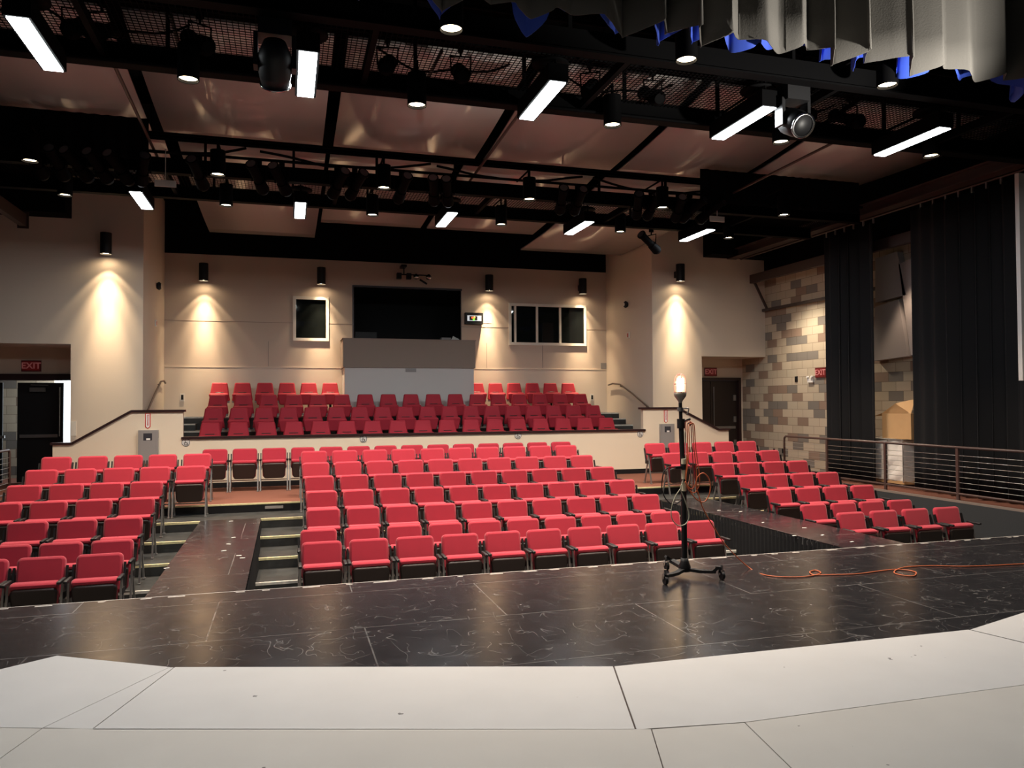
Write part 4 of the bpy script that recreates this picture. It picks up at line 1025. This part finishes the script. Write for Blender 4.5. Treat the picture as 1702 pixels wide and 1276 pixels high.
light('SPOT', 'side_fill_spot', (11.2, 15.8, 4.6), 330, (1.0, 0.85, 0.66), (12.0, 15.4, 0.6), spot_size=R(120), spot_blend=0.9, shadow_soft_size=0.15)  # unseen spot added to brighten the block wall

# left side beam
t = thing('side_beam', 'brown steel beam end poking in at the upper left', 'beam', (-5.0, 17.2, 5.5))
mb = MB(); mb.bar((0, 0, 0), (0, -9, 0), 0.12, 0.24); mb.build('beam', BRONZE2, t)
mb = MB(); mb.box(-0.1, 0.1, 0, 0.02, -0.16, 0.16); mb.build('end_plate', BRONZE2, t)

# ------------------------------------------------------------------ ghost light
g = at_z(1138, 957, 0.0); GX, GY = g.x, g.y
gl = thing('ghost_light', 'black wheeled ghost light stand with glowing caged bulb on the stage', 'ghost light', (GX, GY, 0))
def G(mb, nm, m, par=None): return mb.build(nm, m, par or gl)
TOPX = -0.03
mb = MB(); mb.cyl((0, 0, 0.10), (0.0, 0, 0.95), 0.030); mb.cyl((0, 0, 0.95), (TOPX*0.8, 0, 1.62), 0.027); mb.build('pole', BLACK, gl)
mb = MB(); mb.cyl((TOPX*0.8, 0, 1.62), (TOPX, 0, 1.83), 0.019); mb.build('upper_pole', BLACK, gl)
mb = MB(); mb.cyl((TOPX*.8, 0, 1.56), (TOPX*.8, 0, 1.66), 0.042); mb.cyl((TOPX*.8, 0, 1.62), (TOPX*.8+0.10, -0.02, 1.66), 0.012); mb.cyl((TOPX*.8+0.09, -0.02, 1.62), (TOPX*.8+0.11, -0.02, 1.60), 0.02); mb.build('collar', BLACK, gl)
mb = MB(); mb.cyl((TOPX, 0, 1.74), (TOPX, 0, 1.78), 0.032); mb.tube([(TOPX, 0, 1.76), (TOPX+0.08, -0.03, 1.77), (TOPX+0.06, -0.03, 1.70)], 0.008); mb.build('clip', STEEL, gl)
# base: two bent arms ending in casters and one raised arm
pl = at_z(1106, 968, 0.02); pr = at_z(1200, 960, 0.02); pb = at_z(1108, 944, 0.02)
def caster(p):
    mb = MB(); mb.cyl((p[0]-0.014, p[1], 0.042), (p[0]+0.014, p[1], 0.042), 0.042, n=18); w_ = mb.build('wheel', BLACK, gl)
    mb = MB(); mb.bar((p[0]-0.02, p[1]+0.02, 0.05), (p[0]-0.02, p[1]+0.0, 0.105), 0.006, 0.04); mb.bar((p[0]+0.02, p[1]+0.02, 0.05), (p[0]+0.02, p[1], 0.105), 0.006, 0.04); mb.cyl((p[0], p[1], 0.10), (p[0], p[1], 0.15), 0.013); mb.build('fork', CHROME, w_)
def arm(p, bend):
    P = [Vector((0, 0, 0.075)), Vector((p[0]*0.45, p[1]*0.45, 0.065)), Vector((p[0]*0.78, p[1]*0.78, 0.075)), Vector((p[0]*0.9, p[1]*0.9, bend)), Vector((p[0], p[1], bend))]
    mb = MB()
    for a, b in zip(P, P[1:]): mb.bar(a, b, 0.055, 0.03)
    for q in P[1:-1]: mb.cyl(q-Vector((0, 0, 0.014)), q+Vector((0, 0, 0.014)), 0.027)
    mb.build('base_arm', BLACK, gl)
L_ = (pl.x-GX, pl.y-GY); R_ = (pr.x-GX, pr.y-GY)
arm((*L_,), 0.085); arm((*R_,), 0.12); caster(L_); caster(R_); caster((pb.x-GX, pb.y-GY))
mb = MB(); mb.bar((0, 0, 0.08), (pb.x-GX+0.06, pb.y-GY, 0.10), 0.06, 0.035); mb.bar((pb.x-GX+0.06, pb.y-GY, 0.10), (pb.x-GX-0.01, pb.y-GY, 0.15), 0.05, 0.025); mb.build('base_arm', BLACK, gl)
mb = MB(); mb.lathe([(0.0, 0.0), (0.06, 0.0), (0.065, 0.05), (0.045, 0.10), (0.04, 0.14), (0, 0.14)], 16, (0, 0, 0.05)); mb.build('hub', BLACK, gl)
# lamp
Z0 = 1.83
mb = MB(); mb.lathe([(0.018, 0.0), (0.025, 0.02), (0.062, 0.07), (0.068, 0.10), (0.06, 0.11), (0.0, 0.11)], 18, (TOPX, 0, Z0)); mb.build('lamp_socket', mat('cast_grey_metal', (0.35, 0.31, 0.26), 0.45, 0.6), gl)
mb = MB(); mb.lathe([(0.0, 0.12), (0.025, 0.125), (0.036, 0.17), (0.038, 0.22), (0.028, 0.255), (0.0, 0.265)], 14, (TOPX, 0, Z0)); mb.build('bulb', BULB, gl)
mb = MB(); mb.lathe([(0.05, 0.11), (0.052, 0.22), (0.042, 0.27), (0.0, 0.29)], 16, (TOPX, 0, Z0)); mb.build('globe', CLEAR, gl)
mb = MB()
for k in range(6):
    a = 2*PI*k/6+0.3; ca, sa = math.cos(a), math.sin(a)
    mb.tube([(TOPX+r*ca, r*sa, Z0+z) for r, z in ((0.06, 0.10), (0.062, 0.22), (0.05, 0.28), (0.012, 0.308))], 0.0035, n=5, res=3)
for z, r in ((0.11, 0.063), (0.20, 0.063)):
    mb.tube([(TOPX+r*math.cos(R(q)), r*math.sin(R(q)), Z0+z) for q in range(0, 360, 24)], 0.004, n=5, closed=True, res=1)
mb.build('wire_cage', mat('reddish_cage_wire', (0.5, 0.22, 0.2), 0.4, 0.5), gl)
light('POINT', 'ghost_lamp', (GX+TOPX, GY, Z0+0.19), 45, (1.0, 0.74, 0.45), None, shadow_soft_size=0.045)
# power pack tube strapped on the pole
px = at_y(1133, 790, GY)
mb = MB(); mb.cyl((px.x-0.0, GY-0.045, at_y(1133, 762, GY).z), (px.x, GY-0.045, at_y(1133, 815, GY).z), 0.024); t_ = tag(mb.build('inline_ballast', BONE), 'bone coloured tube strapped to the ghost light pole', 'tube')
mb = MB(); z_ = at_y(1133, 775, GY).z; mb.cyl((px.x, GY-0.045, z_-0.03), (px.x, GY-0.045, z_+0.03), 0.028); z_ = at_y(1133, 797, GY).z; mb.cyl((px.x, GY-0.045, z_-0.012), (px.x, GY-0.045, z_+0.012), 0.027); mb.bar((px.x-0.1, GY-0.045, at_y(1133, 776, GY).z), (px.x, GY-0.045, at_y(1133, 776, GY).z), 0.03, 0.025); mb.build('black_strap', BLACK, t_)
def pyx(pts, dy=-0.05): return [tuple(at_y(u, v, GY+dy)) for u, v in pts]
mb = MB(); mb.tube(pyx([(1112, 776), (1103, 785), (1100, 810), (1106, 828), (1118, 838), (1129, 834), (1134, 828)]), 0.006); tag(mb.build('power_cable', BLACK), 'black cable loop hanging left of the ghost light pole', 'cable')
mb = MB(); mb.tube(pyx([(1131, 812), (1122, 826), (1116, 845), (1117, 862), (1127, 873), (1139, 871), (1145, 860), (1143, 845), (1136, 825), (1131, 812), (1136, 795), (1140, 760), (1138, 716)], -0.06), 0.0055); tag(mb.build('power_cable', GREENC), 'pale olive cable looped around the lower ghost light pole', 'cable')
# coil of orange/brown cord on the collar
for i, (cx, w_, zt, zb, m, lab) in enumerate(((1145, 10, 700, 815, BROWNC, 'dark brown cord loop hung on the ghost light collar, innermost'), (1148, 12, 702, 812, ORANGE, 'orange cord loop hung on the ghost light collar, long middle one'),
                           (1151, 15, 704, 818, ORANGE, 'orange cord loop hung on the ghost light collar, widest one'))):
    P = [(cx-6, zt+6), (cx-3, zt), (cx+3, zt+3), (cx+5, (zt*2+zb)/3), (cx+w_*0.8, zb-22), (cx+w_*0.5, zb-4), (cx, zb), (cx-w_*0.7, zb-14), (cx-w_*0.5, (zt+2*zb)/3-12), (cx-5, (2*zt+zb)/3)]
    mb = MB(); mb.tube(pyx(P, -0.055-0.015*i), 0.005, closed=True); tag(mb.build('cord_loop', m), lab, 'cord', 'cord loops on the ghost light')
P = [(1139, 800), (1146, 815), (1158, 830), (1170, 834), (1178, 824), (1181, 808), (1177, 793), (1168, 786), (1160, 792), (1157, 805), (1162, 825), (1170, 848)]
P3 = pyx(P, -0.10)
fl = [(1246, 944), (1275, 956), (1316, 958.8), (1346, 957), (1364, 952), (1356, 947.5), (1346, 950), (1352, 955), (1372, 955), (1422, 953.7), (1463, 948.6), (1493, 946), (1521, 950), (1518, 957), (1496, 955), (1486, 950), (1503, 942.6), (1549, 940), (1600, 941), (1650, 939.5), (1702, 937), (1790, 935)]
P3 += [tuple(at_y(1187, 877, GY-0.05)), tuple(at_y(1208, 908, GY+0.0))]
q0 = Vector(at_z(1246, 944, 0.008))
P3 += [tuple(at_z(u, v, 0.008)) for u, v in fl]
mb = MB(); mb.tube(P3, 0.0062, res=5); tag(mb.build('extension_cord', ORANGE), 'long orange extension cord trailing from the ghost light across the black stage', 'cord')

# black masking cloths along the rear catwalk
for x0, x1, lab in ((-4.7, -1.98, 'dark masking cloth along the left end of the rear catwalk'), (7.3, 10.8, 'dark masking cloth along the right end of the rear catwalk')):
    t, v_, k_ = drape('masking_cloth', (x0, 12.46), (x1, 12.46), 5.50, 6.12, BLACKM, lab, cat='cloth', amp=0.02, pitch=0.2, seed=3)
